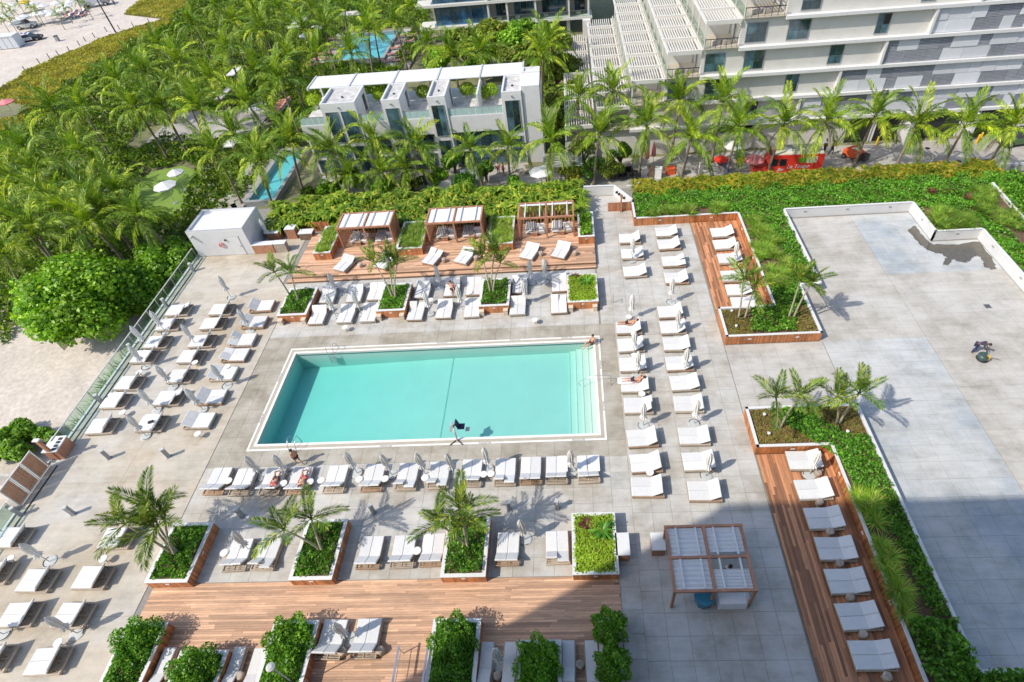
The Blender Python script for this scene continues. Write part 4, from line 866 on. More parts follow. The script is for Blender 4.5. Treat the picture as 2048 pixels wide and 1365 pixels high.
def coconut(px, hub_z, label, group, z0=GZ, lean=None, n=15, sc=1.0):
    NP[0] += 1; hx, hy = at(px[0], px[1], hub_z)
    if lean is None: lean = (rnd.uniform(-.8, 1.4), rnd.uniform(-.7, .9)); sc *= rnd.uniform(.82, 1.16)
    bx, by = hx - lean[0], hy - lean[1]; t = thing('coconut_palm', label, 'palm tree', (bx, by, z0), 0, group)
    link('trunk', trunk_mesh(hub_z - z0, lean[0], lean[1], .17 * sc, .11 * sc), t)
    base = rnd.uniform(0, 6.28); hub = (lean[0], lean[1], hub_z - z0)
    for k in range(n):
        lev = min(5, int((k / n) * 5.4)); o = link('frond', COCO[lev][rnd.randrange(2)], t, hub); az = base + k * 2.399 + rnd.uniform(-.25, .25)
        o.rotation_euler = (rnd.uniform(-.15, .15), rnd.uniform(-.12, .12), az); s = sc * rnd.uniform(.88, 1.1); o.scale = (s, s, s)
    for q in range(rnd.choice([0, 1, 1, 2])):
        o = link('frond', DEAD, t, hub); o.rotation_euler = (0, 0, rnd.uniform(0, 6)); o.scale = (sc * .8,) * 3
    if rnd.random() < .6:
        for q in range(rnd.randrange(3, 6)):
            a = rnd.uniform(0, 6.28); c = MB().lathe([(.02, -.13), (.1, -.06), (.11, .03), (.05, .12)], 8).mesh('coconut', 'fol_dead', True) if q == 0 else c; link('coconut', c, t, (hub[0] + .22 * math.cos(a), hub[1] + .22 * math.sin(a), hub[2] - .2))
    return t
def palms(pxs, z, phrase, group, **kw):
    for k, p in enumerate(sorted(pxs)): coconut(p[:2], (p[2] if len(p) > 2 else z + rnd.uniform(-.4, .4)), 'coconut palm, %s from the left %s' % (OW[k], phrase), group, **kw)
palms([(1750, 236), (1831, 257), (1929, 256), (2020, 260), (1651, 247), (1567, 254), (1477, 262), (1382, 282), (1294, 254), (1199, 275), (1104, 286, 3.2)], 3.4, 'in the row behind the areca hedge and street', 'palms along the street', lean=(.7, .3))
palms([(1447, 205, 4.6), (1359, 206, 4.4), (1227, 187, 4.5), (1157, 199, 4.2)], 4.5, 'against the white terraced building', 'palms at the terraced building', lean=(.4, .2))
palms([(1016, 299), (942, 303), (836, 297), (750, 287), (665, 304), (583, 285, 3.9)], 2.6, 'in front of the white townhouses', 'palms before the townhouses')
palms([(766, 348), (700, 352), (812, 345)], .6, 'low among the shrubs before the townhouses', 'young palms before the townhouses', sc=.8)
palms([(1086, 118), (964, 108), (904, 114), (1100, 90)], 4.5, 'behind the townhouse awning', 'palms behind the townhouses')
palms([(745, 34), (737, 64), (703, 108), (791, 46), (822, 22), (853, 90), (690, 20), (650, 60)], 5.0, 'around the far pool', 'palms around the far pool')
palms([(626, 20), (607, 60), (634, 113), (581, 120), (528, 62), (506, 27), (434, 17), (386, 51), (458, 99), (561, 164), (470, 50), (560, 20)], 5.0, 'in the back of the beachside grove', 'palms in the beachside grove')
palms([(513, 147), (421, 161), (362, 130), (318, 97), (294, 147), (239, 164), (273, 219), (328, 219), (400, 219), (168, 219), (113, 226), (360, 180), (500, 215)], 4.6, 'in the middle of the beachside grove', 'palms in the beachside grove')
palms([(522, 322), (434, 308), (164, 308), (51, 298), (470, 270)], 4.4, 'in the nearer part of the beachside grove', 'palms in the beachside grove')
palms([(86, 383), (191, 387), (239, 392), (34, 369), (130, 421), (280, 437), (68, 342), (29, 440), (205, 420), (183, 450), (11, 510), (75, 470)], 3.9, 'in the thick grove behind the sea grape tree', 'palms in the beachside grove')

# planter palms: several leaning stems, each with a few stiff bushy fronds
PF = [frond_mesh('frond', 1.9, R(e), R(dr), 36, .58, .064, 'fol_palm_planter', h, .8, 200 + i) for i, (e, dr, h) in enumerate([(80, 25, .05), (60, 35, .1), (45, 45, .15), (28, 45, .2), (12, 45, .3)])]
def planter_palm(label, stems, z0=.75, sc=1.0, group='palms in planters'):
    x0, y0 = at(*stems[0][0], z0); t = thing('planter_palm', label, 'palm tree', (x0, y0, z0), 0, group)
    for (b, h, hz) in stems:
        bx, by = at(*b, z0); hx, hy = at(*h, hz); tr = link('trunk', trunk_mesh(hz - z0, hx - bx, hy - by, .085, .05, 'palm_stem'), t, (bx - x0, by - y0, 0)); base = rnd.uniform(0, 6.28)
        for k in range(7):
            o = link('frond', PF[min(4, int(k * 5 / 7))], tr, (hx - bx, hy - by, hz - z0)); o.rotation_euler = (rnd.uniform(-.1, .1), rnd.uniform(-.1, .1), base + k * 2.399); s = sc * rnd.uniform(.85, 1.12); o.scale = (s, s, s)
planter_palm('two stemmed palm in the leftmost planter north of the pool', [((579, 590), (549, 545), 3.4), ((598, 602), (583, 546), 3.7)])
planter_palm('three stemmed palm in the second planter north of the pool', [((786, 597), (749, 526), 4.0), ((789, 595), (780, 522), 4.2), ((792, 598), (794, 530), 3.9)])
planter_palm('three stemmed palm in the third planter north of the pool', [((981, 586), (965, 516), 4.1), ((984, 584), (989, 508), 4.4), ((987, 587), (1001, 527), 3.8)])
planter_palm('wind bent palm with three stems in the leftmost planter south of the pool', [((355, 1106), (297, 1014), 3.9), ((350, 1104), (310, 1058), 2.8), ((346, 1108), (250, 1049), 3.2), ((352, 1110), (330, 1040), 3.2)], sc=1.15)
planter_palm('two stemmed palm in the second planter south of the pool', [((646, 1102), (623, 1038), 3.0), ((640, 1100), (568, 1060), 3.0)])
planter_palm('three stemmed palm in the third planter south of the pool', [((937, 1093), (920, 1018), 4.1), ((932, 1093), (879, 1050), 3.4), ((936, 1096), (930, 1040), 3.0)], sc=1.05)
planter_palm('slim palm pair at the left end of the upper garden bed', [((1477, 637), (1486, 560), 4.3), ((1490, 637), (1508, 577), 3.8)])
planter_palm('slim palm pair at the right end of the upper garden bed', [((1577, 637), (1600, 563), 4.5), ((1587, 637), (1622, 567), 4.3)])
planter_palm('palm pair at the left end of the lower right bed', [((1552, 858), (1552, 796), 3.8), ((1560, 857), (1600, 792), 4.1)], sc=1.05)
planter_palm('palm pair at the right end of the lower right bed', [((1672, 848), (1673, 796), 3.6), ((1678, 848), (1718, 788), 3.9)], sc=1.05)
# strap leaved plants in the lime planters and dark bromeliads
for k, (px, c, m, s) in enumerate([((1205, 1062), 'broad strap leaved green plant in the lower lime planter', 'fol_cover', .9), ((1172, 1048), 'dark red bromeliad in the lower lime planter', 'fol_bromeliad', .55), ((1172, 563), 'broad strap leaved green plant in the upper lime planter', 'fol_cover', .8), ((1150, 553), 'dark red bromeliad in the upper lime planter', 'fol_bromeliad', .5),
        ((1862, 383), 'left dark bromeliad in the ground cover of the garden bed', 'fol_bromeliad', .7), ((1898, 385), 'middle dark bromeliad in the ground cover of the garden bed', 'fol_bromeliad', .7), ((1936, 395), 'right dark bromeliad in the ground cover of the garden bed', 'fol_bromeliad', .6)]):
    x, y = at(*px, .85); plant('strap_leaf_plant', c, 'plant', blades(np.array([[x, y, .8]]), s, s * .16, nb=34, arch=.6, up=.8), m)
# ground lights among the bedding plants
for k, px in enumerate([(1528, 832), (1537, 870), (1694, 866), (1758, 1020), (1463, 625), (1472, 655)]):
    t = thing('garden_light', 'small white garden spotlight in the right hand beds, %s of six' % OW[k], 'garden light', (*at(*px, .8), .78), group='garden spotlights'); MB().lathe([(.04, 0), (.05, .1), (.1, .14), (.11, .24), (.06, .27)], 10).build('head', 'white_paint', t); MB().tube([(0, 0, -.1), (0, 0, .02)], .02, 5).build('spike', 'dark_metal', t)

# ================================================================== HEDGES, TREES, UNDERGROWTH
def hedge(name, label, poly, z0, z1, n, L, W, m, cat='hedge', nb=26, seed=0, up=1.0):
    """clumps of arching leaflets with gaps between them, over a low filling of leaves"""
    xy = sample(poly, n); z = z0 + (z1 - z0) * (.25 + .75 * bumps(xy, .9, seed)) * nrng.uniform(.55, 1.0, n)
    f = sample(poly, n * 9); zf = z0 - .1 + (z1 - z0) * .45 * bumps(f, .9, seed)
    return plant(name, label, cat, merge([blades(np.column_stack([xy, z]), L, W, nb=nb, arch=.95, up=up), blades(np.column_stack([f, zf]), L * .7, W, nb=1, arch=.6, up=.7)]), m)
hedge('areca_hedge', 'golden green areca palm hedge along the street wall', [(6.2, 52.0), (42.5, 52.0), (42.5, 54.5), (6.2, 54.5)], .3, 1.1, 440, .8, .15, 'fol_areca', seed=1)
struct(MB().box(5.5, 60, 54.62, 54.8, GZ, .2).build('retaining_wall', 'white_wall'))
hedge('areca_hedge', 'lush green areca palm hedge behind the bar and cabanas', [(-32.2, 48.9), (-26, 50.0), (-23.6, 48.9), (.6, 48.75), (.8, 54.4), (-32.2, 54.4)], .2, 1.7, 480, 1.1, .2, 'fol_areca_back', seed=4)
plant('hedge', 'dark green clipped hedge in the far right corner behind the white wall', 'hedge', (lambda xy: leaves(np.column_stack([xy, .2 + 1.5 * bumps(xy, 1.0, 3) ** .5 * (1 - .6 * nrng.uniform(0, 1, len(xy)) ** 2)]), .25, .6, .4))(sample([at(1995, 362, 1), at(2100, 350, 1), at(2140, 480, 1), at(2052, 440, 1)], 5000)), 'fol_shrub')
core, rim, b = MB(), MB(), MB(); wall_seg(core, rim, b, at(1984, 366, 1), at(2075, 468, 1), 0, 1.0, False); t = thing('garden_wall', 'thin white garden wall running to the right edge', 'wall'); core.build('wall', 'white_wall', t); rim.build('rim', 'white_paint', t)
def blob_tree(name, label, cat, c, rad, n, size, m, blobs, trunk_z, z0, seed=0, trunk=True, group=None, inner=.72):
    rg = np.random.default_rng(seed); t = thing(name, label, cat, (c[0], c[1], z0), 0, group); pts = []; out = []
    for k in range(blobs):
        u = nz(rg.normal(size=(1, 3)))[0]; u[2] = abs(u[2]) * .9 - .25; bc = u * np.array(rad) * rg.uniform(.45, .78); br = np.array(rad).min() * rg.uniform(.28, .52); q = nz(rg.normal(size=(n // blobs, 3))); r_ = br * rg.uniform(inner, 1.05, n // blobs)[:, None]
        pts.append(bc + q * r_); out.append(q)
    P = np.concatenate(pts); O = np.concatenate(out); kk = P[:, 2] + trunk_z - z0 > .2; P, O = P[kk], O[kk]; P[:, 2] += trunk_z - z0
    V, F, T = leaves(P, size, .75, .35, O * .9); link('crown', raw_mesh('crown', V, F, T, m), t)
    if trunk:
        b = MB(); H = trunk_z - z0; b.tube([(0, 0, 0), (.1, 0, H * .5), (0, .1, H)], [.22, .17, .1], 7)
        for k in range(6):
            a = k * 1.05; b.tube([(.05, 0, H * .4), (math.cos(a) * rad[0] * .35, math.sin(a) * rad[1] * .35, H * .8), (math.cos(a) * rad[0] * .65, math.sin(a) * rad[1] * .65, H + rad[2] * .2)], [.12, .08, .03], 6)
        b.build('trunk', 'bark_dark', t)
    return t
cx, cy = at(150, 592, 1.2)
blob_tree('sea_grape_tree', 'big rounded bright green sea grape tree beyond the glass fence', 'tree', (cx, cy), (5.9, 6.0, 3.9), 36000, .36, 'fol_seagrape', 64, .9, GZ, 3, inner=.5)
cx, cy = at(330, 520, .2); blob_tree('sea_grape_tree', 'smaller bright green sea grape tree beside the kiosk', 'tree', (cx - .6, cy), (4.2, 5.0, 2.3), 15000, .3, 'fol_seagrape', 28, -.3, GZ, 5)
cx, cy = at(268, 585, -.4); blob_tree('sea_grape_tree', 'green sea grape tree filling the gap between the big tree and the fence', 'tree', (cx, cy), (3.4, 3.6, 2.0), 10000, .32, 'fol_seagrape', 22, -.9, GZ, 15)
cx, cy = at(40, 885, -1.2); blob_tree('sea_grape_bush', 'low green sea grape bush beside the beach steps', 'bush', (cx - 1.0, cy + .3), (4.2, 2.2, 1.5), 10000, .26, 'fol_seagrape', 16, -1.6, GZ, 6)
cx, cy = at(-40, 900, -1.2); blob_tree('sea_grape_bush', 'olive green sea grape bush at the left picture edge', 'bush', (cx - 2, cy), (3.2, 2.4, 1.4), 5000, .26, 'fol_olive', 12, -1.6, GZ, 8)
plant('dune_grass', 'strip of green grass at the foot of the glass fence', 'grasses', blades(np.column_stack([sample(rect(-40.2, -38.9, 26, 45), 160), np.full(160, GZ)]), 1.8, .05, nb=16, arch=.4, up=2.0), 'fol_cover', kind='stuff')
# olive sea grape trees behind the townhouses
for k, (u, v, r, zc) in enumerate([(925, 82, 4.2, 2.5), (985, 68, 4.5, 2.8), (1045, 68, 4.6, 3.2), (1095, 75, 4.2, 3.2), (1110, 130, 4, 2.0), (960, 105, 3.8, 1.5), (1120, 180, 3.0, 1.2), (1140, 235, 2.6, .6), (880, 110, 3.2, 1.0), (1030, 110, 3.6, 1.8)]):
    cx, cy = at(u, v, zc); blob_tree('sea_grape_tree', 'olive green sea grape tree, %s in the grove between townhouses and glass tower' % OW[k], 'tree', (cx, cy), (r, r, r * .7), 6500, .42, ('fol_olive', 'fol_olive', 'fol_seagrape')[k % 3], 16, zc - .5, GZ, 20 + k, group='sea grape grove')
# shrubs before the townhouses
for k, (u, v, r, zc, m) in enumerate([(905, 318, 1.4, -.6, 'fol_shrub'), (968, 335, 1.3, -.5, 'fol_shrub'), (880, 352, 1.5, -1.0, 'fol_seagrape'), (930, 358, 1.5, -1.1, 'fol_shrub'), (820, 358, 1.6, -1.0, 'fol_under'), (700, 352, 1.6, -1.0, 'fol_under'), (660, 375, 1.7, -.9, 'fol_seagrape'), (760, 372, 1.6, -.8, 'fol_seagrape'), (1180, 330, 1.8, -.7, 'fol_shrub'), (1165, 300, 1.8, .2, 'fol_olive'), (1225, 335, 1.4, -1.0, 'fol_olive'), (1030, 360, 1.0, -1.4, 'fol_shrub'), (620, 385, 1.4, -1.0, 'fol_under'), (1140, 345, 1.6, -.9, 'fol_areca'), (1240, 300, 1.5, .0, 'fol_shrub')]):
    cx, cy = at(u, v, zc); blob_tree('shrub', 'leafy green shrub, %s of those before the townhouses' % OW[k], 'shrub', (cx, cy), (r, r, r * .85), 2200, .24, m, 10, zc - .2, GZ, 60 + k, group='shrubs before the townhouses')
# the floor of the grove: a mass of undergrowth, and dune vegetation
und = [at(-150, 690, GZ), at(-150, 560, GZ), at(-60, 330, GZ), at(30, 270, GZ), at(110, 190, GZ), at(200, 130, GZ), at(330, 60, GZ), at(400, -10, GZ), at(860, -15, GZ), at(860, 90, GZ), (-33, 78), (-33, 74), (-40.5, 74), (-40.5, 57), (-31, 57), (-31, 55), (-38.8, 54.8), (-38.8, 50), (-46, 45), at(40, 640, GZ), at(20, 690, GZ)]
holes = [[at(u, v, GZ) for u, v in ((265, 370), (300, 345), (365, 330), (400, 345), (370, 430), (290, 440))], rect(-45, -30, 103, 122), rect(-62, -44, 78, 88), [at(u, v, GZ) for u, v in ((255, 290), (300, 245), (320, 255), (280, 310))]]
N = 100000; xy = sample(und, N, holes); z = GZ + .15 + 1.7 * bumps(xy, 3.2, 5) ** 1.6 * (1 - .5 * nrng.uniform(0, 1, len(xy)) ** 2)
plant('undergrowth', 'dense green undergrowth covering the floor of the palm grove', 'undergrowth', leaves(np.column_stack([xy, z]), .62, .45, .4), 'fol_under', kind='stuff')
dune = [at(-60, 330, GZ), at(30, 270, GZ), at(110, 190, GZ), at(200, 130, GZ), at(330, 60, GZ), at(400, -10, GZ), at(300, -5, GZ), at(268, 12, GZ), at(250, 30, GZ), at(330, 38, GZ), at(262, 60, GZ), at(200, 80, GZ), at(130, 110, GZ), at(60, 142, GZ), at(-40, 207, GZ), at(-60, 212, GZ), at(20, 205, GZ), at(60, 215, GZ), at(20, 240, GZ), at(-60, 250, GZ)]
N = 46000; xy = sample(dune, N); z = GZ + .05 + .55 * bumps(xy, 2.5, 9) * nrng.uniform(.3, 1, len(xy))
plant('dune_vegetation', 'yellow green dune plants between the beach and the palm grove', 'dune plants', leaves(np.column_stack([xy, z]), .5, .4, .4), 'fol_dune', kind='stuff')
for k in range(13):
    u = [300, 268, 240, 214, 190, 172, 160, 140, 118, 100, 80, 52, 14][k]; v = [48, 55, 60, 64, 76, 84, 92, 104, 112, 118, 128, 144, 180][k]
    o = MB().box(-.06, .06, -.06, .06, 0, 1.0).build('fence_post', 'bark_dark'); o.location = (*at(u, v, GZ), GZ); tag(o, 'short weathered dune fence post, %s from the right along the sand' % OW[k], 'post', 'dune fence posts')
# lawn and little umbrellas in the garden
struct(MB().prism([at(u, v, GZ) for u, v in ((268, 372), (300, 345), (365, 332), (398, 345), (372, 430), (290, 440))], GZ + .004, GZ + .03).build('lawn', 'lawn'))
def open_umbrella(px, label, r=1.6, m='awning', z0=GZ, h=2.5):
    x, y = at(*px, z0 + h); t = thing('sun_umbrella', label, 'umbrella', (x, y, z0), rnd.uniform(0, 1), 'open umbrellas'); b = MB()
    n = 8
    for k in range(n):
        a0, a1 = 2 * PI * k / n, 2 * PI * (k + 1) / n; MB().add([(0, 0, h + .45), (r * math.cos(a0), r * math.sin(a0), h - .05), (r * math.cos(a1), r * math.sin(a1), h - .05), (r * math.cos(a1), r * math.sin(a1), h - .17), (r * math.cos(a0), r * math.sin(a0), h - .17)], [(0, 1, 2), (1, 4, 3, 2)]).build('canopy_panel', m, t)
    MB().tube([(0, 0, 0), (0, 0, h + .5)], .035, 6).build('pole', 'pale_grey', t); MB().lathe([(.3, 0), (.3, .08), (.06, .1)], 12).build('base', 'bollard_grey', t); return t
for k, (p, l) in enumerate([((329, 371), 'white open umbrella standing on the lawn'), ((350, 345), 'white open umbrella behind the lawn'), ((1081, 343), 'white open umbrella on the small terrace by the townhouses'), ((515, 213), 'grey white umbrella on the garden terrace near the first pool'), ((632, 55), 'white umbrella left of the far pool, front'), ((612, 70), 'white umbrella left of the far pool, back'), ((600, 38), 'white umbrella at the far pool cabana')]): open_umbrella(p, l, 1.0 if 'behind the lawn' in l else 1.35)
def canopy(label, poly, z, m='awning'):
    c = np.mean(poly, 0); t = thing('garden_canopy', label, 'canopy', (c[0], c[1], GZ)); q = [(p[0] - c[0], p[1] - c[1]) for p in poly]
    MB().prism(q, z - GZ, z - GZ + .12).build('roof', m, t)
    for p in q: MB().box(p[0] * .94 - .06, p[0] * .94 + .06, p[1] * .94 - .06, p[1] * .94 + .06, 0, z - GZ).build('post', 'bark_dark', t)
def prect(u0, v0, u1, v1, z): a, b = at(u0, v1, z), at(u1, v0, z); return rect(min(a[0], b[0]), max(a[0], b[0]), min(a[1], b[1]), max(a[1], b[1]))
for a, l in [((452, 133, 487, 153, .3), 'white fabric canopy deep in the palm grove'), ((430, 172, 470, 200, .3), 'grey white canopy in the middle of the grove'), ((443, 274, 484, 296, .3), 'white sail canopy left of the first pool'), ((678, 22, 728, 34, .6), 'grey flat roofed pool cabana by the far pool'), ((575, 40, 612, 58, .3), 'white canopy at the left of the far pool')]: canopy(l, prect(*a), a[4], 'awning' if 'grey' not in l else 'terrace_warm')
t = thing('garden_bench', 'low timber lattice bench beside the kiosk', 'bench', (*at(378, 420, GZ + .5), GZ)); MB().box(-1.2, 1.2, -.4, .4, .4, .48).build('seat', 'grey_teak', t)
for s in (-1.1, 1.1): MB().box(s - .06, s + .06, -.35, .35, 0, .4).build('leg', 'grey_teak', t)
# neighbouring pools
def small_pool(label, x0, x1, y0, y1, col='water'):
    t = thing('neighbour_pool', label, 'pool'); z = GZ
    # built above grade so that the basin clears the ground sheet
    MB().box(x0, x1, y0, y1, z + .01, z + .05).build('basin', 'pool_shell', t); ring(x0 - .45, x1 + .45, y0 - .45, y1 + .45, .45, z + .01, z + .72, 'coping', 'bollard_grey', t); MB().box(x0 + .002, x1 - .002, y0 + .002, y1 - .002, z + .03, z + .6).build('water', 'water', t)
    return t
mat('pool_blue', (.20, .50, .56), .6, .08, .4, .03)
p_ = small_pool('narrow turquoise lap pool beside the townhouses', -39.1, -36.2, 59.6, 72.0); p_.children
p2_ = small_pool('turquoise pool among palms in the far garden', -41.5, -32.5, 104.5, 118)
for o in list(bpy.data.objects):
    if o.parent in (p_, p2_) and o.name.startswith('basin'): o.data.materials[0] = M['pool_blue']
struct(MB().box(-43.2, -39.6, 57, 73, GZ + .004, GZ + .4).build('pool_surround', 'street_concrete')); struct(MB().box(-46, -42, 102, 120, GZ + .004, GZ + .3).build('far_pool_terrace', 'street_concrete')); struct(MB().box(-32, -27, 100, 120, GZ + .004, GZ + .3).build('far_pool_terrace', 'street_concrete')); struct(MB().box(-62, -46, 78, 88, GZ + .004, GZ + .2).build('garden_terrace', 'street_concrete'))
def lounge_chair(x, y, z, rz, label, m='rust_cloth'):
    t = thing('garden_lounger', label, 'sun lounger', (x, y, z), rz, 'garden loungers'); MB().cbox((-.3, 0, .33), (1.3, .62, .1), bev=.02).build('seat_cushion', m, t); MB().cbox((.6, 0, .5), (.7, .62, .1), 0, -.5, bev=.02).build('back_cushion', m, t); MB().box(-.9, .9, -.3, .3, .2, .27).build('frame', 'white_paint', t)
    for sx in (-.8, .8): MB().box(sx - .04, sx + .04, -.28, .28, 0, .2).build('leg', 'white_paint', t)
for k in range(12): lounge_chair(-43.2 - (k % 2) * 1.8, 103.5 + (k // 2) * 2.6, GZ + .3, PI + .2, 'pinkish cushioned lounger, %s along the left side of the far pool' % OW[k])
for k in range(10): lounge_chair(-31 + (k % 2) * 2, 103 + (k // 2) * 3, GZ + .3, .2, 'pinkish cushioned lounger, %s along the right side of the far pool' % OW[k])
for k in range(6): lounge_chair(*at(570 - k * 4, 200 + k * 5, GZ + .5), GZ + .2, .3, 'reddish lounger, %s in the line on the garden terrace' % OW[k])
for k in range(3): lounge_chair(*at(430 + k * 18, 408 + k * 1, GZ + .4), GZ + .02, 2.2, 'dark mauve lounger, %s beside the lap pool' % OW[k], 'wicker')

# ================================================================== BUILDINGS
def win(parent, x0, x1, y, z0, z1, m='window_glass', mull=1, transom=True, fr='bollard_grey'):
    f = MB(); d = .06
    f.box(x0, x1, y - .05, y + .05, z0, z0 + d); f.box(x0, x1, y - .05, y + .05, z1 - d, z1); f.box(x0, x0 + d, y - .05, y + .05, z0 + d, z1 - d); f.box(x1 - d, x1, y - .05, y + .05, z0 + d, z1 - d)
    o = f.build('window', fr, parent); xs = np.linspace(x0 + d, x1 - d, mull + 2)
    for k in range(mull + 1):
        zz = [z0 + d, z0 + (z1 - z0) * .45, z1 - d] if transom else [z0 + d, z1 - d]
        for a, b in zip(zz[:-1], zz[1:]): MB().box(xs[k] + .02, xs[k + 1] - .02, y - .02, y + .02, a + .015, b - .015).build('pane', m, o)
    return o
# ---- white townhouses with roof terraces
FY = 65.72
t = thing('townhouses', 'white modern townhouse row with four stair towers and a white awning', 'building')
gb = GZ
body = MB(); body.box(-32.4, -5.72, FY + .5, 74.6, gb, 3.8); body.build('wall', 'white_wall', t)
b = MB(); TW = [(-29.25, -25.1), (-22.0, -19.85), (-16.6, -14.5), (-8.0, -5.72)]
gaps = [(-32.4, -29.25), (-25.1, -22.0), (-19.85, -16.6), (-14.5, -8.0)]
for k, (a, c) in enumerate(TW):
    tw = MB().box(a, c, FY, 70.5, gb, 6.1).build('stair_tower', 'white_wall', t); ring(a, c, FY, 70.5, .2, 6.1, 6.48, 'parapet', 'white_paint', tw); MB().box(a + .2, c - .2, FY + .2, 70.3, 6.1, 6.16).build('roof', 'roof_grey', tw)
    MB().lathe([(.12, 6.16), (.12, 6.3), (.05, 6.34)], 10, ((a + c) / 2, 68)).build('vent', 'dark_metal', tw); MB().box(c + .002, c + .03, 68.8, 69.7, 4.0, 5.9).build('terrace_door', 'window_glass', tw); MB().lathe([(.1, 5.95), (.1, 6.05)], 8, ((a + c) / 2, FY - .1)).build('wall_lamp', 'bollard_grey', tw)
    if k == 0: wins = [(a + .35, a + 1.85), (a + 2.2, c - .25)]
    else: wins = [(a + .3, c - .3)]
    for x0, x1 in wins: win(t, x0, x1, FY - .02, 1.7, 5.5, 'window_glass', 1, True); win(t, x0, x1, FY - .02, -2.2, 1.2, 'window_glass', 1, True)
for k, (a, c) in enumerate(gaps):
    MB().box(a + .003, c - .003, FY + .1, FY + .5, 2.0, 3.95).build('spandrel', 'white_wall', t); MB().box(a + .003, c - .003, FY + .5, 70.4, 3.8, 3.86).build('terrace_floor', 'roof_grey', t)
    MB().box(a + .01, c - .01, FY + .12, FY + .3, 3.95, 4.02).build('ledge', 'white_paint', t)
    n = max(2, round((c - a) / .8)); dd = (c - a - .1) / n
    for j in range(n): MB().box(a + .05 + j * dd + .02, a + .05 + (j + 1) * dd - .02, FY + .18, FY + .2, 4.05, 4.9).build('glass_panel', 'frosted_glass', t)
    MB().box(a + .05, c - .05, FY + .16, FY + .22, 4.9, 4.95).build('balustrade_rail', 'bollard_grey', t)
    win(t, a + .25, c - .25, FY + .48, -.2, 1.9, 'window_glass', 3); win(t, a + .25, c - .25, FY + .48, -2.4, -.6, 'window_glass', 3)
MB().box(-5.7, -3.62, FY + .2, 71, gb, 6.9).build('end_wall', 'white_wall', t); ring(-5.7, -3.62, 69.5, 71, .2, 6.9, 7.1, 'parapet', 'white_paint', t)
MB().box(-11.0, -10.8, FY + .6, 71, 3.86, 6.2).build('party_wall', 'white_wall', t)
dv = [-32.1, -26.9, -21.5, -16.1, -10.9, -5.75]
for k in range(5): MB().box(dv[k] + .13, dv[k + 1] - .13, 70.6, 74.3, 6.42, 6.5).build('awning', 'awning', t)
for x in dv: MB().box(x - .1, x + .1, 70.45, 74.4, 6.3, 6.58).build('awning_beam', 'pale_grey', t); MB().box(x - .08, x + .08, 74.2, 74.36, 3.8, 6.3).build('awning_post', 'white_paint', t)
for k, (u, v) in enumerate([(630, 205), (760, 193), (847, 187), (934, 182), (964, 190), (982, 184)]):
    x, y = at(u, v, 4.6); ptd = thing('potted_bush', 'round lime green bush in a pot on the townhouse roof terrace, %s from left' % OW[k], 'bush', (x, y, 3.87), group='roof terrace bushes')
    u_ = nz(nrng.normal(size=(900, 3))); q = np.array([0, 0, 1.0]) + u_ * np.array([.95, .85, .75]) * nrng.uniform(.7, 1.05, (900, 1)); V, F, T = leaves(q, .2, .7, .3, u_); link('crown', raw_mesh('crown', V, F, T, 'fol_lime'), ptd); MB().lathe([(.3, 0), (.38, .5), (.4, .52)], 12).build('pot', 'white_paint', ptd)
# garden walls before the townhouses
for k, (x0, x1) in enumerate([(-21.8, -19.9), (-16.4, -14.6)]): tag(MB().box(x0, x1, 60.5, 60.75, GZ, -1.3).build('garden_wall', 'white_wall'), ('low white garden wall before the second townhouse tower', 'low white garden wall before the third townhouse tower')[k], 'wall')
struct(MB().box(-32, -6, 61, FY - .1, GZ + .004, GZ + .025).build('townhouse_patio', 'street_concrete')); struct(MB().box(-6.2, -1.5, 58.4, 60.3, GZ + .032, GZ + .05).build('small_lawn', 'lawn'))

# ---- white terraced building with pergolas and parking facade
BY = 65.77
t = thing('terraced_building', 'large cream building with stepped pergola terraces and panelled parking storeys', 'building')
ZF = [-2.5, 1.1, 3.9, 6.7, 9.5, 12.3, 15.1]; XS = {1.1: 8.6, 3.9: 11.0, 6.7: 14.4, 9.5: 18.2, 12.3: 22.6}
xsq = [(.3, GZ, -.8), (5.2, -.8, 1.1)]
starts = [9.0, 10.8, 14.4, 18.2, 22.6]                   # left edge of each storey: ground, 1.1, 3.9, 6.7, 9.5
storey = [(GZ, 1.1, 2.8), (1.1, 3.9, 6.8), (3.9, 6.7, 10.6), (6.7, 9.5, 14.4), (9.5, 12.3, 18.2), (12.3, 15.1, 22.6), (15.1, 18, 27)]
def xa(u, v): return on_face(u, v, BY)[0]
PAN = {1.1: 26.2, 3.9: 29.9, 6.7: 33.9, 9.5: 38.0, 12.3: 42}
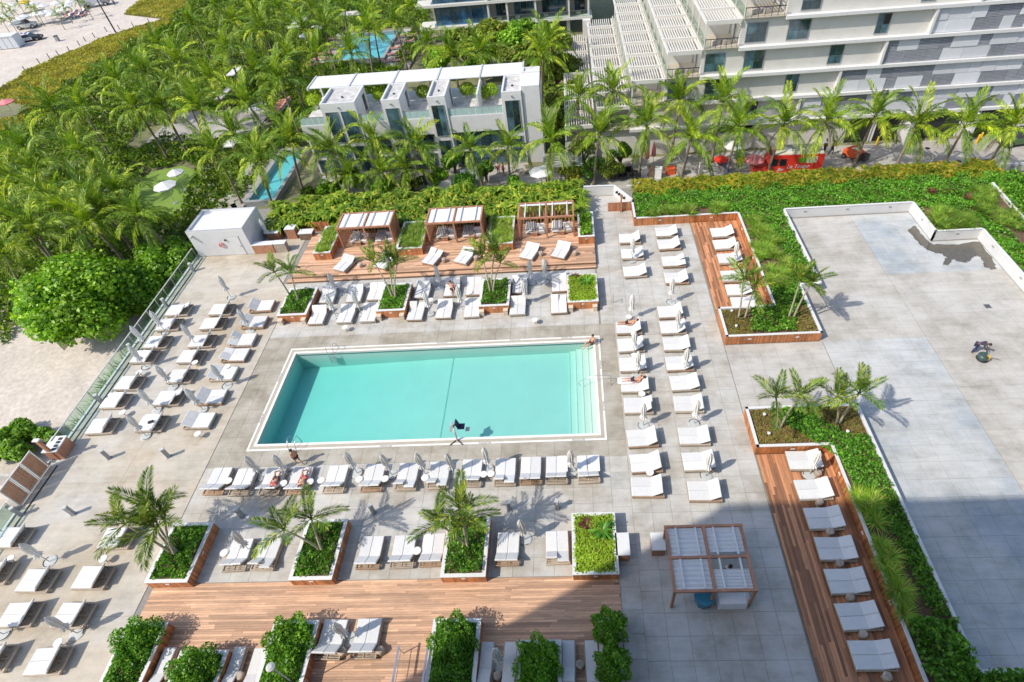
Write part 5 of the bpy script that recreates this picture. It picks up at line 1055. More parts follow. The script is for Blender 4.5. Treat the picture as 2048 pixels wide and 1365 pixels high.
for z0, z1, x0 in storey:
    x0s = x0
    MB().box(x0s, 62, BY + .35, 98, z0, z1 - .02).build('storey', 'cream_wall', t)
    if z0 > 0:
        MB().box(x0s - .05, 62, BY - .25, BY + .349, z0 - .32, z0).build('ledge', 'white_paint', t)
        if z0 in PAN:
            px = PAN[z0]; MB().box(px - .25, px, BY - .2, BY + .349, z0 + .003, z1 - .33).build('fin', 'white_paint', t)
            for row in range(2):
                zz0 = z0 + .03 + row * 1.22; x = px + rnd.uniform(0, .2)
                while x < 56:
                    wd = rnd.choice([1.2, 1.6, 2.2, 2.8]); lv = rnd.random() < .36
                    pn = MB()
                    if lv:
                        for q in range(8): pn.box(x + .02, x + wd - .02, BY + .1 - .03, BY + .16, zz0 + q * .15 + .01, zz0 + q * .15 + .12)
                    else: pn.box(x + .015, x + wd - .015, BY + .02 + rnd.choice([0, .06]), BY + .2, zz0 + .01, zz0 + 1.19)
                    pn.build('facade_panel', 'louvre' if lv else 'panel_white', t); x += wd
            wz = (z0 + .25, z1 - .55)
            if z0 == 9.5: ws = [(18.75, 20.95), (23.1, 25.4), (32.2, 33.6)]
            elif z0 == 6.7: ws = [(14.75, 16.95), (19.0, 21.2), (28.1, 29.6)]
            elif z0 == 3.9: ws = [(10.9, 13.0), (15.1, 17.3), (24.0, 25.5)]
            elif z0 == 1.1: ws = [(7.5, 9.0), (20.0, 21.5)]
            else: ws = [(24, 26), (36, 37.5)]
            for a, c in ws: win(t, a, c, BY + .33, wz[0], wz[1], 'window_glass', 1)
# terraces with pergolas, stepping down to the left
TERR = [(18.2, 22.6, 12.3), (14.4, 18.2, 9.5), (10.6, 14.4, 6.7), (6.8, 10.6, 3.9), (2.8, 6.8, 1.1), (-1.0, 2.8, -.9)]
for k, (x0, x1, z) in enumerate(TERR):
    MB().box(x0 - (.003 if k else 0), x1 - .004, BY - .1, 98, z - .018, z + .03).build('terrace_slab', 'coping_tan', t)
    if k == 5: MB().box(-1.0, 2.79, BY, 98, GZ, z - .31).build('base_wall', 'white_wall', t)
    h = 2.55; NB = 8; dy = 4.0
    for j in range(NB):
        ya = BY + .1 + j * dy; yb = ya + dy
        if yb > 98: break
        pg = MB(); zz = z + h
        pg.box(x0 + .05, x1 - .1, ya, ya + .2, zz - .2, zz + .22); pg.box(x0 + .05, x0 + .21, ya + .163, yb - .003, zz - .2, zz - .002); pg.box(x1 - .26, x1 - .1, ya + .163, yb - .003, zz - .2, zz - .002); pg.box(x0 + .05, x0 + .2, ya + .003, ya + .15, z, zz - .2); g_ = pg.build('pergola', 'cream_wall', t)
        n = 11
        for q in range(n): MB().box(x0 + .25 + q * (x1 - x0 - .6) / n, x0 + .36 + q * (x1 - x0 - .6) / n, ya + .165, yb - .005, zz - .16, zz - .03).build('slat', 'cream_wall', g_)
        if j: MB().box(x0 + .25, x1 - .3, ya + .02, ya + .14, z, zz - .21).build('party_wall', 'cream_wall', t)
        win(t, x1 - .3, x1 - .1, ya + 2, z + .2, z + 2.2, 'window_glass', 0) if j < 1 else None
    rl = MB().box(x0 + .05, x1 - .2, BY - .06, BY, z + .95, z + 1.02).build('railing', 'dark_metal', t)
    for q in range(7): MB().box(x0 + .1 + q * (x1 - x0 - .4) / 6, x0 + .14 + q * (x1 - x0 - .4) / 6, BY - .05, BY - .01, z, z + .95).build('baluster', 'dark_metal', rl)
    MB().box(x0 + .06, x0 + .1, BY + .3, 97, z + .0, z + 1.0).build('side_glass', 'rail_glass', t)
    if k < 3:
        for q in range(2): MB().cbox((x0 + 1.4 + q * 1.2, BY + 1.2, z + .3), (.8, .7, .5), .2, bev=.05).build('terrace_chair', 'wicker', t)
# garage openings and street wall
for k, (x0, x1) in enumerate([(32.6, 35.4), (35.9, 38.6), (40.4, 45.5), (47.5, 52)]):
    MB().box(x0, x1, BY + .3, BY + .349, GZ + .03, .55).build('garage_opening', 'black', t); MB().box(x0 - .12, x1 + .12, BY + .22, BY + .348, .56, .8).build('garage_lintel', 'pale_grey', t)
    for x in (x0 - .12, x1): MB().box(x, x + .12, BY + .22, BY + .347, GZ + .03, .555).build('garage_jamb', 'white_paint', t)
for x in (39.2, 46.2): MB().xprism([(x, GZ), (x + .35, GZ), (x + .35, .8), (x, .8)], BY - 1.3, BY + .34).build('buttress', 'white_wall', t)
MB().box(6.6, 62, BY + .1, BY + .345, .82, 1.0).build('string_course', 'white_paint', t); win(t, 8.4, 9.2, BY + .33, -2.3, -.1, 'car_glass', 0); win(t, 17.5, 21.5, BY + .33, -.3, .7, 'car_glass', 3)
for k, (u, v) in enumerate([(1752, 291), (1808, 289), (1817, 293), (1952, 287), (1958, 283)]):
    o = MB().lathe([(.12, 0), (.12, 1.0), (.06, 1.08)], 10).build('safety_bollard', 'yellow_paint'); o.location = (*at(u, v, GZ), GZ + .03); tag(o, 'yellow safety bollard at the garage doors, %s from the left' % OW[k], 'bollard', 'yellow bollards')
for k, (u, v) in enumerate([(1748, 334), (1773, 333), (1875, 325), (1895, 324), (1855, 297), (1695, 337), (1918, 323)]):
    o = MB().lathe([(.28, 0), (.28, .006)], 16).build('manhole_cover', 'dark_metal'); o.location = (*at(u, v, GZ + .03), GZ + .033); tag(o, 'round dark manhole cover in the street, %s of the scattered lids' % OW[k], 'manhole cover', 'manhole covers')

# ---- glass and balcony tower behind the grove
t = thing('glass_building', 'blue glass hotel wing with balconies at the top of the picture', 'building'); CYY = 111.5
def zc(v, u=900): return on_face(u, v, CYY)[1]
MB().box(-23.5, -14.0, CYY + .5, 126, .3, 17).build('glass_volume', 'blue_glass', t); MB().box(-14.0, 4, CYY + 3, 126, .3, 17).build('balcony_wall', 'cream_wall', t)
for z in (.3, 3.8, 7.3, 10.8):
    MB().box(-23.8, -14.1, CYY + .1, CYY + .6, z - .45, z + .15).build('spandrel', 'blue_glass', t); MB().box(-26.5, 4.2, CYY - .6, CYY + 2.99, z - .4, z - .002).build('floor_slab', 'cream_wall', t)
    for k in range(10): MB().box(-23.5 + k * .95, -22.6 + k * .95, CYY + .42, CYY + .49, z + .2, z + 3.0).build('pane', 'window_glass' if k % 3 == 0 else 'blue_glass', t)
    for k, x in enumerate((-13.9, -10.6, -5.6, 0.2, 3.6)): MB().box(x - .15, x + .15, CYY - .4, CYY + 2.98, z + .003, z + 3.08).build('party_wall', 'cream_wall', t)
    for a, c in ((-13.7, -10.8), (-10.4, -5.8), (-5.4, 0.0), (.4, 3.4)):
        MB().box(a, c, CYY - .48, CYY - .45, z + .05, z + .95).build('glass_balustrade', 'rail_glass', t); MB().box(a, c, CYY - .5, CYY - .43, z + .96, z + 1.02).build('hand_rail', 'steel', t); win(t, a + .8, c - .3, CYY + 2.97, z + .1, z + 2.9, 'window_glass', 2, False); MB().cbox((a + 1.4, CYY + .9, z + .3), (.8, .7, .55), .3, bev=.05).build('balcony_chair', 'wicker', t)
for x in (-22.8, -20, -17, -13.5, -9, -5, 0, 3): MB().box(x - .3, x + .3, CYY + .3, CYY + .9, GZ, -.1).build('column', 'cream_wall', t)
MB().box(2.2, 3.4, 96.5, 97.4, GZ, 4).build('pier', 'cream_wall', t)
# ---- the hotel tower the picture is taken from: only its shade is seen
t = thing('hotel_tower', 'tall hotel tower behind the viewer shading the lower right of the terrace', 'building')
MB().box(-29.7, 62, -26, -2.1, GZ, 45.4).build('wall', 'white_paint', t); MB().box(-29.8, 62.1, -26.1, -2.0, 45.4, 45.9).build('parapet', 'white_paint', t)
for f in range(13): MB().box(-29.5, 61, -2.095, -2.05, 1 + f * 3.4, 3.2 + f * 3.4).build('window_band', 'window_glass', t)

# ================================================================== VEHICLES AND STREET THINGS
def wheels(t, xs, w, r):
    for x in xs:
        for s in (-1, 1):
            b = MB(); n = 14; b.tube([(x, s * w - .11, r), (x, s * w + .11, r)], r, n); o = b.build('wheel', 'rubber', t); c = MB(); c.tube([(x, s * w - .115, r), (x, s * w + .115, r)], r * .55, 10); c.build('rim', 'steel', o)
def car(label, loc, rz, prof, cab, w, body, extra=None, wx=(-1.35, 1.4), wr=.34, cat='car', name='parked_car', cabm=None):
    t = thing(name, label, cat, loc, rz); MB().xprism(prof, -w, w).build('body', body, t)
    b = MB(); n = len(cab); iw = w * .82; vs = [(x, -w * .94 if k in (0, n - 1) else -iw, z) for k, (x, z) in enumerate(cab)] + [(x, w * .94 if k in (0, n - 1) else iw, z) for k, (x, z) in enumerate(cab)]
    b.add(vs, [tuple(range(n)), tuple(range(2 * n - 1, n - 1, -1))] + [(i, n + i, n + (i + 1) % n, (i + 1) % n) for i in range(n)]); b.build('window', 'car_glass', t)
    xs = [c[0] for c in cab[1:-1]]; MB().box(min(xs) + .05, max(xs) - .05, -iw, iw, cab[1][1] - .03, cab[1][1] + .04).build('roof', cabm or body, t)
    wheels(t, wx, w * .92, wr)
    for s in (-1, 1): MB().box(prof[-2][0] - .04 if False else max(p[0] for p in prof) - .03, max(p[0] for p in prof) + .02, s * w * .72 - .14, s * w * .72 + .14, .62, .78).build('headlight', 'white_paint', t)
    return t
SED = [(-2.3, .3), (2.3, .3), (2.38, .62), (1.5, .88), (-1.9, .95), (-2.35, .8)]; SEDC = [(-1.75, .93), (-1.0, 1.42), (.35, 1.42), (1.1, .88)]
pc = car('black and white police patrol car on the sand', (*at(64, 82, GZ), GZ + .02), .35, SED, SEDC, .92, 'black', cabm='white_paint')
for s in (-1, 1): MB().box(-1.0, .6, s * .925 - .012, s * .925 + .012, .4, .88).build('white_door', 'white_paint', pc); text('POLICE', 'lettering', 'black', pc, (-.2, s * .942, .66), .3, 0 if s < 0 else PI, PI / 2)
MB().box(-.5, -.2, -.5, .5, 1.47, 1.57).build('light_bar', 'blue_paint', pc)
jp = [(-2.0, .45), (2.0, .45), (2.0, .95), (.9, 1.08), (-1.95, 1.08), (-2.0, .9)]
car('white open off-road car on the sand near the umbrellas', (*at(57, 57, GZ), GZ + .02), .3, jp, [(-1.8, 1.07), (-1.7, 1.8), (.3, 1.8), (.85, 1.07)], .88, 'white_paint', wr=.42, name='off_road_car')
car('green vintage car parked by the garage at the right edge', (*at(2032, 288, GZ), GZ + .03), PI + .12, [(-2.1, .35), (2.1, .35), (2.15, .9), (1.0, 1.08), (-2.0, 1.05), (-2.15, .8)], [(-1.6, 1.05), (-1.45, 1.75), (.4, 1.75), (.95, 1.06)], .85, 'green_car', wr=.38, cabm='truck_roof')
t = thing('box_truck', 'grey box truck on the beach at the top edge', 'truck', (*at(190, 14, GZ), GZ + .02), .35); MB().box(-2.6, 2.0, -1.15, 1.15, .8, 3.1).build('cargo_box', 'panel_white', t); MB().xprism([(2.05, .5), (3.6, .5), (3.6, 1.4), (3.1, 2.2), (2.05, 2.2)], -1.05, 1.05).build('cab', 'bollard_grey', t); MB().box(3.2, 3.45, -.9, .9, 1.5, 2.05).build('windscreen', 'car_glass', t); wheels(t, (-1.6, 2.8), 1.0, .45)
t = thing('beach_hut', 'white boarded beach hut at the left edge of the sand', 'hut', (*at(16, 96, GZ), GZ + .02), .1); MB().box(-3.2, 3.2, -1.2, 1.2, .1, 2.3).build('wall', 'panel_white', t)
for k in range(5): MB().box(-3.25 + k * 1.3, -2.0 + k * 1.3, -1.3, 1.3, 2.3, 2.42).build('roof_panel', 'white_paint', t); MB().box(-3.2 + k * 1.3, -3.1 + k * 1.3, -1.24, -1.2, .1, 2.3).build('batten', 'pale_grey', t)
t = thing('litter_bin', 'small dark litter bin alone on the sand', 'bin', (*at(117, 83, GZ), GZ + .02)); MB().box(-.3, .3, -.3, .3, 0, 1.0).build('body', 'bollard_grey', t); MB().box(-.34, .34, -.34, .34, 1.0, 1.1).build('lid', 'dark_metal', t)
t = thing('beach_pole', 'tall dark pole standing at the dune edge', 'pole', (*at(232, 66, GZ), GZ)); MB().tube([(0, 0, 0), (-.1, 0, 7.6)], [.16, .1], 8).build('shaft', 'black', t); MB().box(-.25, .25, -.1, .1, 7.6, 7.8).build('head', 'black', t)
for k, (u, v, m) in enumerate([(22, 10, 'awning'), (48, 4, 'yellow_paint'), (68, 8, 'awning'), (85, 12, 'awning'), (95, 24, 'awning'), (112, 6, 'awning'), (120, 20, 'umbrella_cloth'), (133, 12, 'awning'), (140, 3, 'awning'), (70, 28, 'umbrella_cloth'), (84, 27, 'awning'), (102, 28, 'awning'), (38, 38, 'awning'), (48, 33, 'awning'), (12, 30, 'awning'), (28, 46, 'umbrella_cloth'), (10, 204, 'pink_cloth'), (150, -6, 'awning')]): open_umbrella((u, v), ('pale beach umbrella, %s of the cluster at the top left' % OW[k]) if k != 16 else 'red and white beach umbrella at the left edge by the dunes', 1.3, m, GZ + .02, 2.2)
for k, (u, v) in enumerate([(6, 12), (22, 24), (38, 8), (72, 22), (112, 28), (155, 4), (170, 8), (18, 38), (5, 42), (60, 14), (128, 16)]): coconut((u, v), GZ + 3.2, 'small beach palm, %s among the umbrellas at the top left' % OW[k], 'small beach palms', GZ, (.1, .1), 9, .42)
for k in range(14): lounge_chair(*at(128 + k * 3.2, 36 - k * .5 - (k % 2) * 7, GZ + .3), GZ + .02, 1.2, 'folded beach chair, %s in the row beside the truck' % OW[k], ('rust_cloth', 'navy_cloth', 'white_cloth')[k % 3])
# food truck
tx, ty = at(1567, 352, GZ)
t = thing('food_truck', 'red food truck with cream roof parked in the service street', 'truck', (tx, ty + .5, GZ + .03), R(-2.5)); L = 7.3
MB().xprism([(-2.1, .5), (3.7, .5), (3.7, 2.85), (-1.7, 2.85), (-2.1, 1.7)], -1.15, 1.15).build('body', 'red_paint', t); MB().xprism([(-3.6, .5), (-2.102, .5), (-2.102, 1.45), (-3.4, 1.25), (-3.6, 1.0)], -1.05, 1.05).build('bonnet', 'red_paint', t)
MB().box(-1.65, 3.65, -1.1, 1.1, 2.853, 2.93).build('roof', 'truck_roof', t); ws = MB(); ws.add([(-2.13, -1.0, 1.5), (-2.13, 1.0, 1.5), (-1.74, 1.0, 2.78), (-1.74, -1.0, 2.78)], [(3, 2, 1, 0)]); ws.build('windscreen', 'car_glass', t)
for x in (-1.5, -.6): MB().box(x - .35, x + .35, -1.175, -1.152, 1.6, 2.4).build('side_window', 'car_glass', t)
for x, y in ((.2, .3), (.9, -.2), (1.3, .35), (2.9, .1)): MB().lathe([(.25, 2.93), (.25, 3.15), (.32, 3.17), (.1, 3.3)], 12, (x, y)).build('roof_vent', 'steel', t)
MB().box(-.4, .3, -.5, .3, 2.93, 3.15).build('air_unit', 'white_paint', t); MB().box(1.0, 1.9, -1.172, -1.152, 1.9, 2.5).build('menu_panel', 'fol_cover', t); MB().box(1.9, 3.0, -1.174, -1.153, 1.85, 2.6).build('grey_panel', 'pale_grey', t)
text('Le Tinder', 'lettering', 'white_paint', t, (1.1, -1.18, 1.45), .62, 0, PI / 2, .35, .006); text('Bar', 'lettering', 'white_paint', t, (-.75, -1.18, 1.15), .5, 0, PI / 2, .35, .006)
wheels(t, (-2.6, 2.4), 1.02, .45)
for k in range(12): MB().lathe([(.06, 2.3), (.13, 2.45), (.06, 2.6)], 6, (-1 + k * .38, 1.35)).build('light_bulb', 'black', t)
text('Food', 'lettering', 'white_paint', t, (-3.63, 0, 1.05), .4, -PI / 2, PI / 2)
t = thing('forklift', 'orange red lift cart with a folded arm beside the garage door', 'machine', (*at(1702, 318, GZ), GZ + .03), -.9); MB().box(-1.0, 1.0, -.45, .45, .35, .95).build('body', 'orange_paint', t); MB().tube([(-.8, 0, 1.0), (.2, 0, 1.7), (1.3, 0, 1.2)], .12, 6).build('arm', 'orange_paint', t); MB().box(1.1, 1.8, -.4, .4, .4, 1.1).build('basket', 'dark_metal', t); wheels(t, (-.7, .7), .45, .28)
def crate(label, u, v, m, sx=.7, sy=.6, h=.7, name='crate', cat='crate'):
    t = thing(name, label, cat, (*at(u, v, GZ), GZ + .03), rnd.uniform(-.4, .4)); b = MB()
    for z in (0, h - .1): ring(-sx / 2, sx / 2, -sy / 2, sy / 2, .05, z, z + .1, 'rim', m, t)
    MB().box(-sx / 2 + .02, sx / 2 - .02, -sy / 2 + .02, sy / 2 - .02, .02, h - .12).build('body', m, t)
crate('yellow crate left of the red food truck', 1480, 326, 'yellow_paint'); crate('blue drum box standing in the street left of the food truck', 1453, 344, 'blue_paint', .5, .5, 1.0, 'drum', 'drum'); crate('white boxy cooler among the stored furniture', 1316, 356, 'white_paint', .8, .6, 1.3, 'cooler', 'cooler'); crate('orange red crate among the stored furniture', 1340, 348, 'orange_paint', 1.0, .8, .8); crate('cream cabinet right of the orange crate', 1360, 350, 'truck_roof', .8, .7, 1.2, 'cabinet', 'cabinet'); crate('brown stored table frame left of the white cooler', 1303, 354, 'wood_dark', .8, .5, 1.2, 'table_frame', 'table'); crate('pale board leaning beside the palm', 1400, 350, 'cream_wall', .5, .2, 1.6, 'board', 'board'); crate('grey equipment cabinet by the building wall', 1363, 322, 'bollard_grey', .8, .5, 1.5, 'cabinet', 'cabinet'); crate('white cupboard beside the street clutter', 1288, 352, 'white_paint', .7, .6, 1.0, 'cupboard', 'cupboard')
open_umbrella((1443, 318), 'low red umbrella lying open in the street', .9, 'red_paint', GZ, .8); open_umbrella((1510, 318), 'washed out pink and green umbrella behind the food truck', 1.1, 'pink_cloth', GZ, 2.2); open_umbrella((1468, 290), 'blue white umbrella beside the white building wall', 1.2, 'awning', GZ, 2.2)
for k, (u, v) in enumerate([(1293, 335), (1306, 330)]):
    o = thing('closed_umbrella', 'closed pinkish red umbrella by the service wall, %s' % ('left', 'right')[k], 'umbrella', (*at(u, v, GZ), GZ)); MB().tube([(0, 0, 0), (0, 0, 3)], .03, 6).build('pole', 'pale_grey', o); MB().lathe([(.1, 1.1), (.24, 1.2), (.2, 2.0), (.06, 2.9)], 14, pleat=.2, np_=1).build('canopy', 'pink_cloth', o)
for k in range(12):
    u = 1232 + (k % 6) * 9; v = 350 + (k // 6) * 9; t = thing('patio_chair', 'dark stacked patio chair behind the back path, %s of the group' % OW[k], 'chair', (*at(u, v, GZ), GZ + .03), rnd.uniform(0, 6), 'stacked patio chairs'); MB().box(-.25, .25, -.25, .25, .42, .47).build('seat', 'dark_metal', t); MB().box(-.25, .25, .22, .27, .47, .95).build('backrest', 'dark_metal', t)
    for sx in (-.22, .22):
        for sy in (-.22, .22): MB().box(sx - .02, sx + .02, sy - .02, sy + .02, 0, .42).build('leg', 'dark_metal', t)
# lattice arbour by the townhouses
t = thing('lattice_arbour', 'dark lattice pergola beside the townhouse terrace', 'pergola', (*at(1125, 322, GZ + 2.2), GZ))
for k in range(9): MB().box(-2.2 + k * .5, -2.05 + k * .5, -1.6, 1.6, 2.2, 2.3).build('slat', 'bark_dark', t); MB().box(-2.3, 2.3, -1.6 + k * .38, -1.48 + k * .38, 2.303, 2.38).build('batten', 'pale_grey', t)
for sx in (-2, 2):
    for sy in (-1.4, 1.4): MB().box(sx - .08, sx + .08, sy - .08, sy + .08, 0, 2.2).build('post', 'bark_dark', t)

mat('drum_green', (.05, .085, .08), .4, .2)
# ================================================================== PEOPLE
def skin(name, V, E, Rd, m, parent, root=0, sub=1):
    me = bpy.data.meshes.new(name); me.from_pydata([tuple(v) for v in V], E, []); me.materials.append(M[m]); o = link(name, me, parent); md = o.modifiers.new('skin', 'SKIN'); md.use_smooth_shade = True
    sv = me.skin_vertices[0].data
    for i, r in enumerate(Rd): sv[i].radius = (r, r)
    sv[root].use_root = True; sb = o.modifiers.new('sub', 'SUBSURF'); sb.levels = sub; sb.render_levels = sub; return o
def person(label, loc, rz, pose, skin_m='skin', hair=True, top=None, bottom=None, long_bottom=False):
    """pose: joint positions in metres, x to the person's left, y backwards, z up, pelvis first"""
    t = thing('person', label, 'person', loc, rz); J = pose; V = [J['pelvis'], J['waist'], J['chest'], J['neck'], J['head0'], J['head1']]; Rd = [.13, .115, .145, .055, .085, .095]; E = [(0, 1), (1, 2), (2, 3), (3, 4), (4, 5)]
    for s in ('l', 'r'):
        k = len(V); V += [J['sh' + s], J['el' + s], J['wr' + s], J['ha' + s]]; Rd += [.062, .045, .032, .036]; E += [(2, k), (k, k + 1), (k + 1, k + 2), (k + 2, k + 3)]
        d = (Vector(J['ha' + s]) - Vector(J['wr' + s])).normalized(); a = d.cross(Vector((0.3, .2, 1))).normalized(); h = Vector(J['ha' + s])
        for q in range(5):
            off = (q - 1.5) * .022 if q < 4 else -.055; base = h + a * off + d * (.03 if q < 4 else -.02); n = len(V); ln = (.07, .08, .075, .055, .05)[q]; V += [base, base + d * ln * .6 + a * (off * .2)]; Rd += [.011, .008]; E += [(k + 3, n), (n, n + 1)]
        k = len(V); V += [J['hi' + s], J['kn' + s], J['an' + s], J['to' + s]]; Rd += [.085, .058, .04, .035]; E += [(0, k), (k, k + 1), (k + 1, k + 2), (k + 2, k + 3)]
    skin('body', V, E, Rd, skin_m, t)
    hd = Vector(J['head1']); nk = Vector(J['head0']); ax = (hd - nk).normalized(); fw = Vector(J.get('face', (0, -1, 0))).normalized()
    if hair:
        b = MB(); u = nz(np.random.default_rng(3).normal(size=(1, 3)))
        c = hd + ax * .02 - fw * .025; n1, n2 = 10, 6; vs = []
        for i in range(n2 + 1):
            for j in range(n1):
                ph = PI * i / n2; th = 2 * PI * j / n1; vs.append(c + Vector((math.sin(ph) * math.cos(th) * .105, math.sin(ph) * math.sin(th) * .11, math.cos(ph) * .115)))
        b.add(vs, [(i * n1 + j, i * n1 + (j + 1) % n1, (i + 1) * n1 + (j + 1) % n1, (i + 1) * n1 + j) for i in range(n2) for j in range(n1)]); b.build('hair', 'hair', t, True)
    side = ax.cross(fw).normalized(); fc = hd + fw * .088
    MB().lathe([(.016, 0), (.012, .03), (.002, .05)], 6).build('nose', skin_m, t).location = fc - ax * .02
    for s in (-1, 1): e = MB().lathe([(.014, -.01), (.016, 0), (.008, .01)], 6).build('eye', 'hair', t); e.location = fc + side * s * .035 + ax * .01; er = MB().lathe([(.012, -.03), (.025, 0), (.012, .03)], 6).build('ear', skin_m, t); er.location = hd + side * s * .1
    MB().cbox((0, 0, 0), (.045, .012, .012)).build('mouth', 'red_cloth', t).location = fc - ax * .05
    if top: skin('shirt', [J['waist'], J['chest'], J['shl'], tuple(Vector(J['shl']).lerp(Vector(J['ell']), .8)), J['shr'], tuple(Vector(J['shr']).lerp(Vector(J['elr']), .8))], [(0, 1), (1, 2), (2, 3), (1, 4), (4, 5)], [.14, .168, .08, .06, .08, .06], top, t)
    if bottom:
        f = .98 if long_bottom else .35
        V = [J['pelvis']]; E = []; Rd = [.15]
        for s in ('l', 'r'):
            k = len(V); V += [J['hi' + s], J['kn' + s] if long_bottom else tuple(Vector(J['hi' + s]).lerp(Vector(J['kn' + s]), .55))]; Rd += [.1, .075 if long_bottom else .09]; E += [(0, k), (k, k + 1)]
            if long_bottom: V.append(tuple(Vector(J['kn' + s]).lerp(Vector(J['an' + s]), .9))); Rd.append(.06); E.append((k + 1, k + 2))
        skin('shorts' if not long_bottom else 'trousers', V, E, Rd, bottom, t)
    return t
STAND = dict(pelvis=(0, 0, .92), waist=(0, 0, 1.08), chest=(0, -.01, 1.32), neck=(0, 0, 1.48), head0=(0, -.01, 1.55), head1=(0, -.02, 1.66), shl=(.18, 0, 1.4), ell=(.24, .03, 1.13), wrl=(.25, -.03, .9), hal=(.25, -.05, .83), shr=(-.18, 0, 1.4), elr=(-.24, .03, 1.13), wrr=(-.25, -.03, .9), har=(-.25, -.05, .83), hil=(.09, 0, .86), knl=(.1, -.02, .48), anl=(.1, .02, .08), tol=(.11, -.14, .04), hir=(-.09, 0, .86), knr=(-.1, -.02, .48), anr=(-.1, .02, .08), tor=(-.11, -.14, .04))
WALK = dict(STAND, knl=(.1, -.18, .5), anl=(.1, -.16, .1), tol=(.1, -.3, .05), knr=(-.1, .06, .48), anr=(-.1, .32, .14), tor=(-.1, .22, .04), ell=(.22, .1, 1.14), wrl=(.16, -.14, 1.1), hal=(.1, -.2, 1.12), elr=(-.22, .1, 1.14), wrr=(-.16, -.14, 1.1), har=(-.1, -.2, 1.12))
BEND = dict(STAND, pelvis=(0, .15, .86), waist=(0, .02, 1.0), chest=(0, -.22, 1.14), neck=(0, -.38, 1.2), head0=(0, -.45, 1.2), head1=(0, -.55, 1.2), face=(0, -.6, -.8), shl=(.18, -.26, 1.17), ell=(.22, -.4, .92), wrl=(.14, -.55, .75), hal=(.1, -.6, .7), shr=(-.18, -.26, 1.17), elr=(-.22, -.35, .92), wrr=(-.12, -.5, .72), har=(-.1, -.55, .68), hil=(.09, .13, .82), knl=(.11, .02, .46), anl=(.12, .16, .08), tol=(.13, 0, .04), hir=(-.09, .13, .82), knr=(-.11, .02, .46), anr=(-.12, .2, .08), tor=(-.13, .04, .04))
LIE = dict(pelvis=(0, 0, .13), waist=(0, .17, .13), chest=(0, .4, .2), neck=(0, .55, .28), head0=(0, .62, .32), head1=(0, .72, .38), face=(0, -.45, 1), shl=(.18, .45, .24), ell=(.3, .25, .16), wrl=(.26, .02, .14), hal=(.24, -.06, .13), shr=(-.18, .45, .24), elr=(-.32, .6, .34), wrr=(-.14, .75, .42), har=(-.08, .78, .44), hil=(.09, -.07, .12), knl=(.1, -.45, .14), anl=(.1, -.85, .08), tol=(.12, -.92, .16), hir=(-.09, -.07, .12), knr=(-.12, -.45, .15), anr=(-.12, -.85, .08), tor=(-.14, -.92, .16))
LIEK = dict(LIE, knl=(.1, -.38, .46), anl=(.12, -.66, .08), tol=(.12, -.78, .05))
SIT = dict(STAND, pelvis=(0, 0, .12), waist=(0, .06, .28), chest=(0, .1, .5), neck=(0, .1, .66), head0=(0, .09, .73), head1=(0, .07, .84), shl=(.18, .1, .58), ell=(.27, .2, .34), wrl=(.26, .24, .1), hal=(.26, .24, .05), shr=(-.18, .1, .58), elr=(-.24, .02, .34), wrr=(-.14, -.18, .26), har=(-.1, -.24, .24), hil=(.09, -.06, .11), knl=(.13, -.46, .14), anl=(.15, -.8, -.1), tol=(.15, -.93, -.1), hir=(-.09, -.06, .11), knr=(-.14, -.45, .2), anr=(-.12, -.7, -.12), tor=(-.12, -.82, -.16))
x, y = at(600, 928, 0); person('dark haired woman in a bikini walking by the near pool ladder', (x, y, 0), -2.2, WALK, bottom='brown_cloth')
person('woman in swimwear sitting on the far right corner of the pool', (PX1 - .15, PY1 - .15, .03), -PI / 4 - .35, SIT, bottom='brown_cloth')
A4 = A_COL[3].location; person('sunbather in dark trunks lying on the fourth lounger right of the pool', (A4.x - .05, A4.y + .34, .4), -PI / 2, LIE, bottom='brown_cloth')
A7 = A_COL[6].location; person('sunbather with a white towel lying on the seventh lounger right of the pool', (A7.x - .05, A7.y + .34, .4), -PI / 2, LIE, bottom='navy_cloth')
S3 = S_ROW[2].location; person('man with a red towel lying on the third lounger near the pool', (S3.x + .34, S3.y, .4), PI, LIEK, top='red_cloth', bottom='brown_cloth')
S4 = S_ROW[3].location; person('man in red patterned trunks lying on the fourth lounger near the pool', (S4.x + .34, S4.y, .4), PI, LIEK, bottom='red_cloth')
x, y = at(905, 580, .4); person('tanned person in dark swimwear resting on a back row lounger north of the pool', (x, y, .4), .3, LIEK, bottom='black')
x, y = at(1948, 706, 0); person('worker in navy clothes bending over a green cart on the terrace', (x, y, 0), .9, BEND, 'skin_dark', top='navy_cloth', bottom='navy_cloth', long_bottom=True)
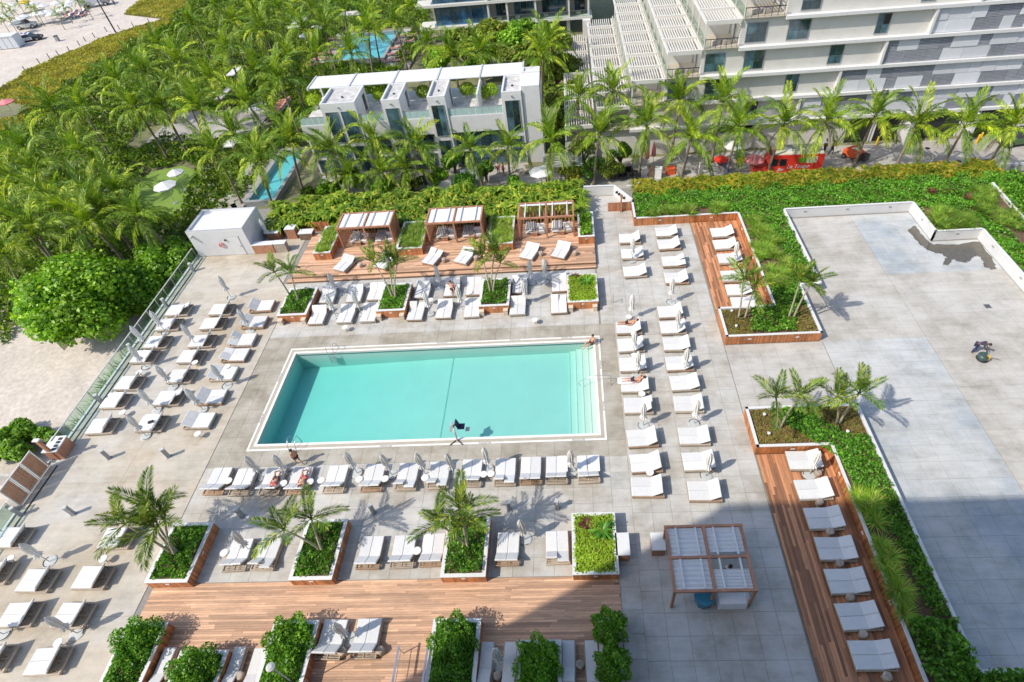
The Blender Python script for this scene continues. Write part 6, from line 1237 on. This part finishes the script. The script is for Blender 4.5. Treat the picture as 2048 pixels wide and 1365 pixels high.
x, y = at(1950, 716, 0); t = thing('cleaning_cart', 'round dark green cleaning cart with a yellow strap and long wand', 'cart', (x + .35, y - .2, 0), .4); t.scale = (.85, .85, .85); MB().lathe([(.3, .12), (.42, .2), (.45, .5), (.36, .62), (.1, .68)], 14).build('drum', 'drum_green', t); MB().lathe([(.46, .1), (.48, .12), (.48, .18), (.46, .2)], 14).build('bumper', 'black', t); MB().box(.05, .2, -.46, -.1, .3, .66).build('strap', 'yellow_paint', t); MB().tube([(.2, 0, .6), (.6, .4, .75)], .025, 5).build('handle', 'dark_metal', t); MB().tube([(.35, 0, .3), (1.3, -.75, .02)], .015, 5).build('wand', 'dark_metal', t)
for a in (0, 2.1, 4.2): MB().tube([(.32 * math.cos(a), .32 * math.sin(a) - .03, .07), (.32 * math.cos(a), .32 * math.sin(a) + .03, .07)], .07, 8).build('wheel', 'rubber', t)
x, y = at(1455, 1150, .5); person('attendant in a lilac shirt standing under the lower cabana', (x, y, 0), 2.5, STAND, 'skin_dark', top='white_cloth', bottom='black', long_bottom=True)
person('man in a white shirt standing in the street by the garage', (*at(1647, 306, GZ), GZ + .03), .4, STAND, 'skin_dark', top='white_cloth', bottom='black', long_bottom=True); person('man in dark clothes walking in the street by the garage', (*at(1661, 310, GZ), GZ + .03), 1.2, WALK, 'skin_dark', top='black', bottom='black', long_bottom=True)
person('guest in white standing on the townhouse patio', (*at(998, 350, GZ), GZ + .03), .2, STAND, top='white_cloth', bottom='red_cloth'); person('guest in a red top sitting out on the townhouse patio', (*at(1008, 352, GZ), GZ + .03), 1.2, STAND, top='red_cloth', bottom='red_cloth')
person('distant person in dark clothes standing on the beach beside the truck', (*at(231, 12, GZ), GZ + .02), .5, STAND, top='black', bottom='navy_cloth', long_bottom=True)
# patio furniture near the townhouses
for k, (u, v) in enumerate([(1026, 345), (1043, 352), (1052, 340), (1062, 350)]):
    t = thing('patio_table', 'small round tan patio table on the townhouse lawn, %s from the left' % OW[k], 'table', (*at(u, v, GZ), GZ + .03), group='patio tables'); MB().lathe([(.35, .7), (.4, .72), (.4, .75)], 14).build('table_top', 'coping_tan', t); MB().tube([(0, 0, 0), (0, 0, .7)], .04, 6).build('post', 'grey_teak', t); MB().lathe([(.22, 0), (.22, .02), (.04, .04)], 10).build('foot', 'grey_teak', t)
for k in range(3): lounge_chair(*at(925 + k * 16, 352, GZ + .4), GZ + .03, PI / 2, 'cream lounger on the second townhouse patio, %s from the left' % OW[k], 'cushion')
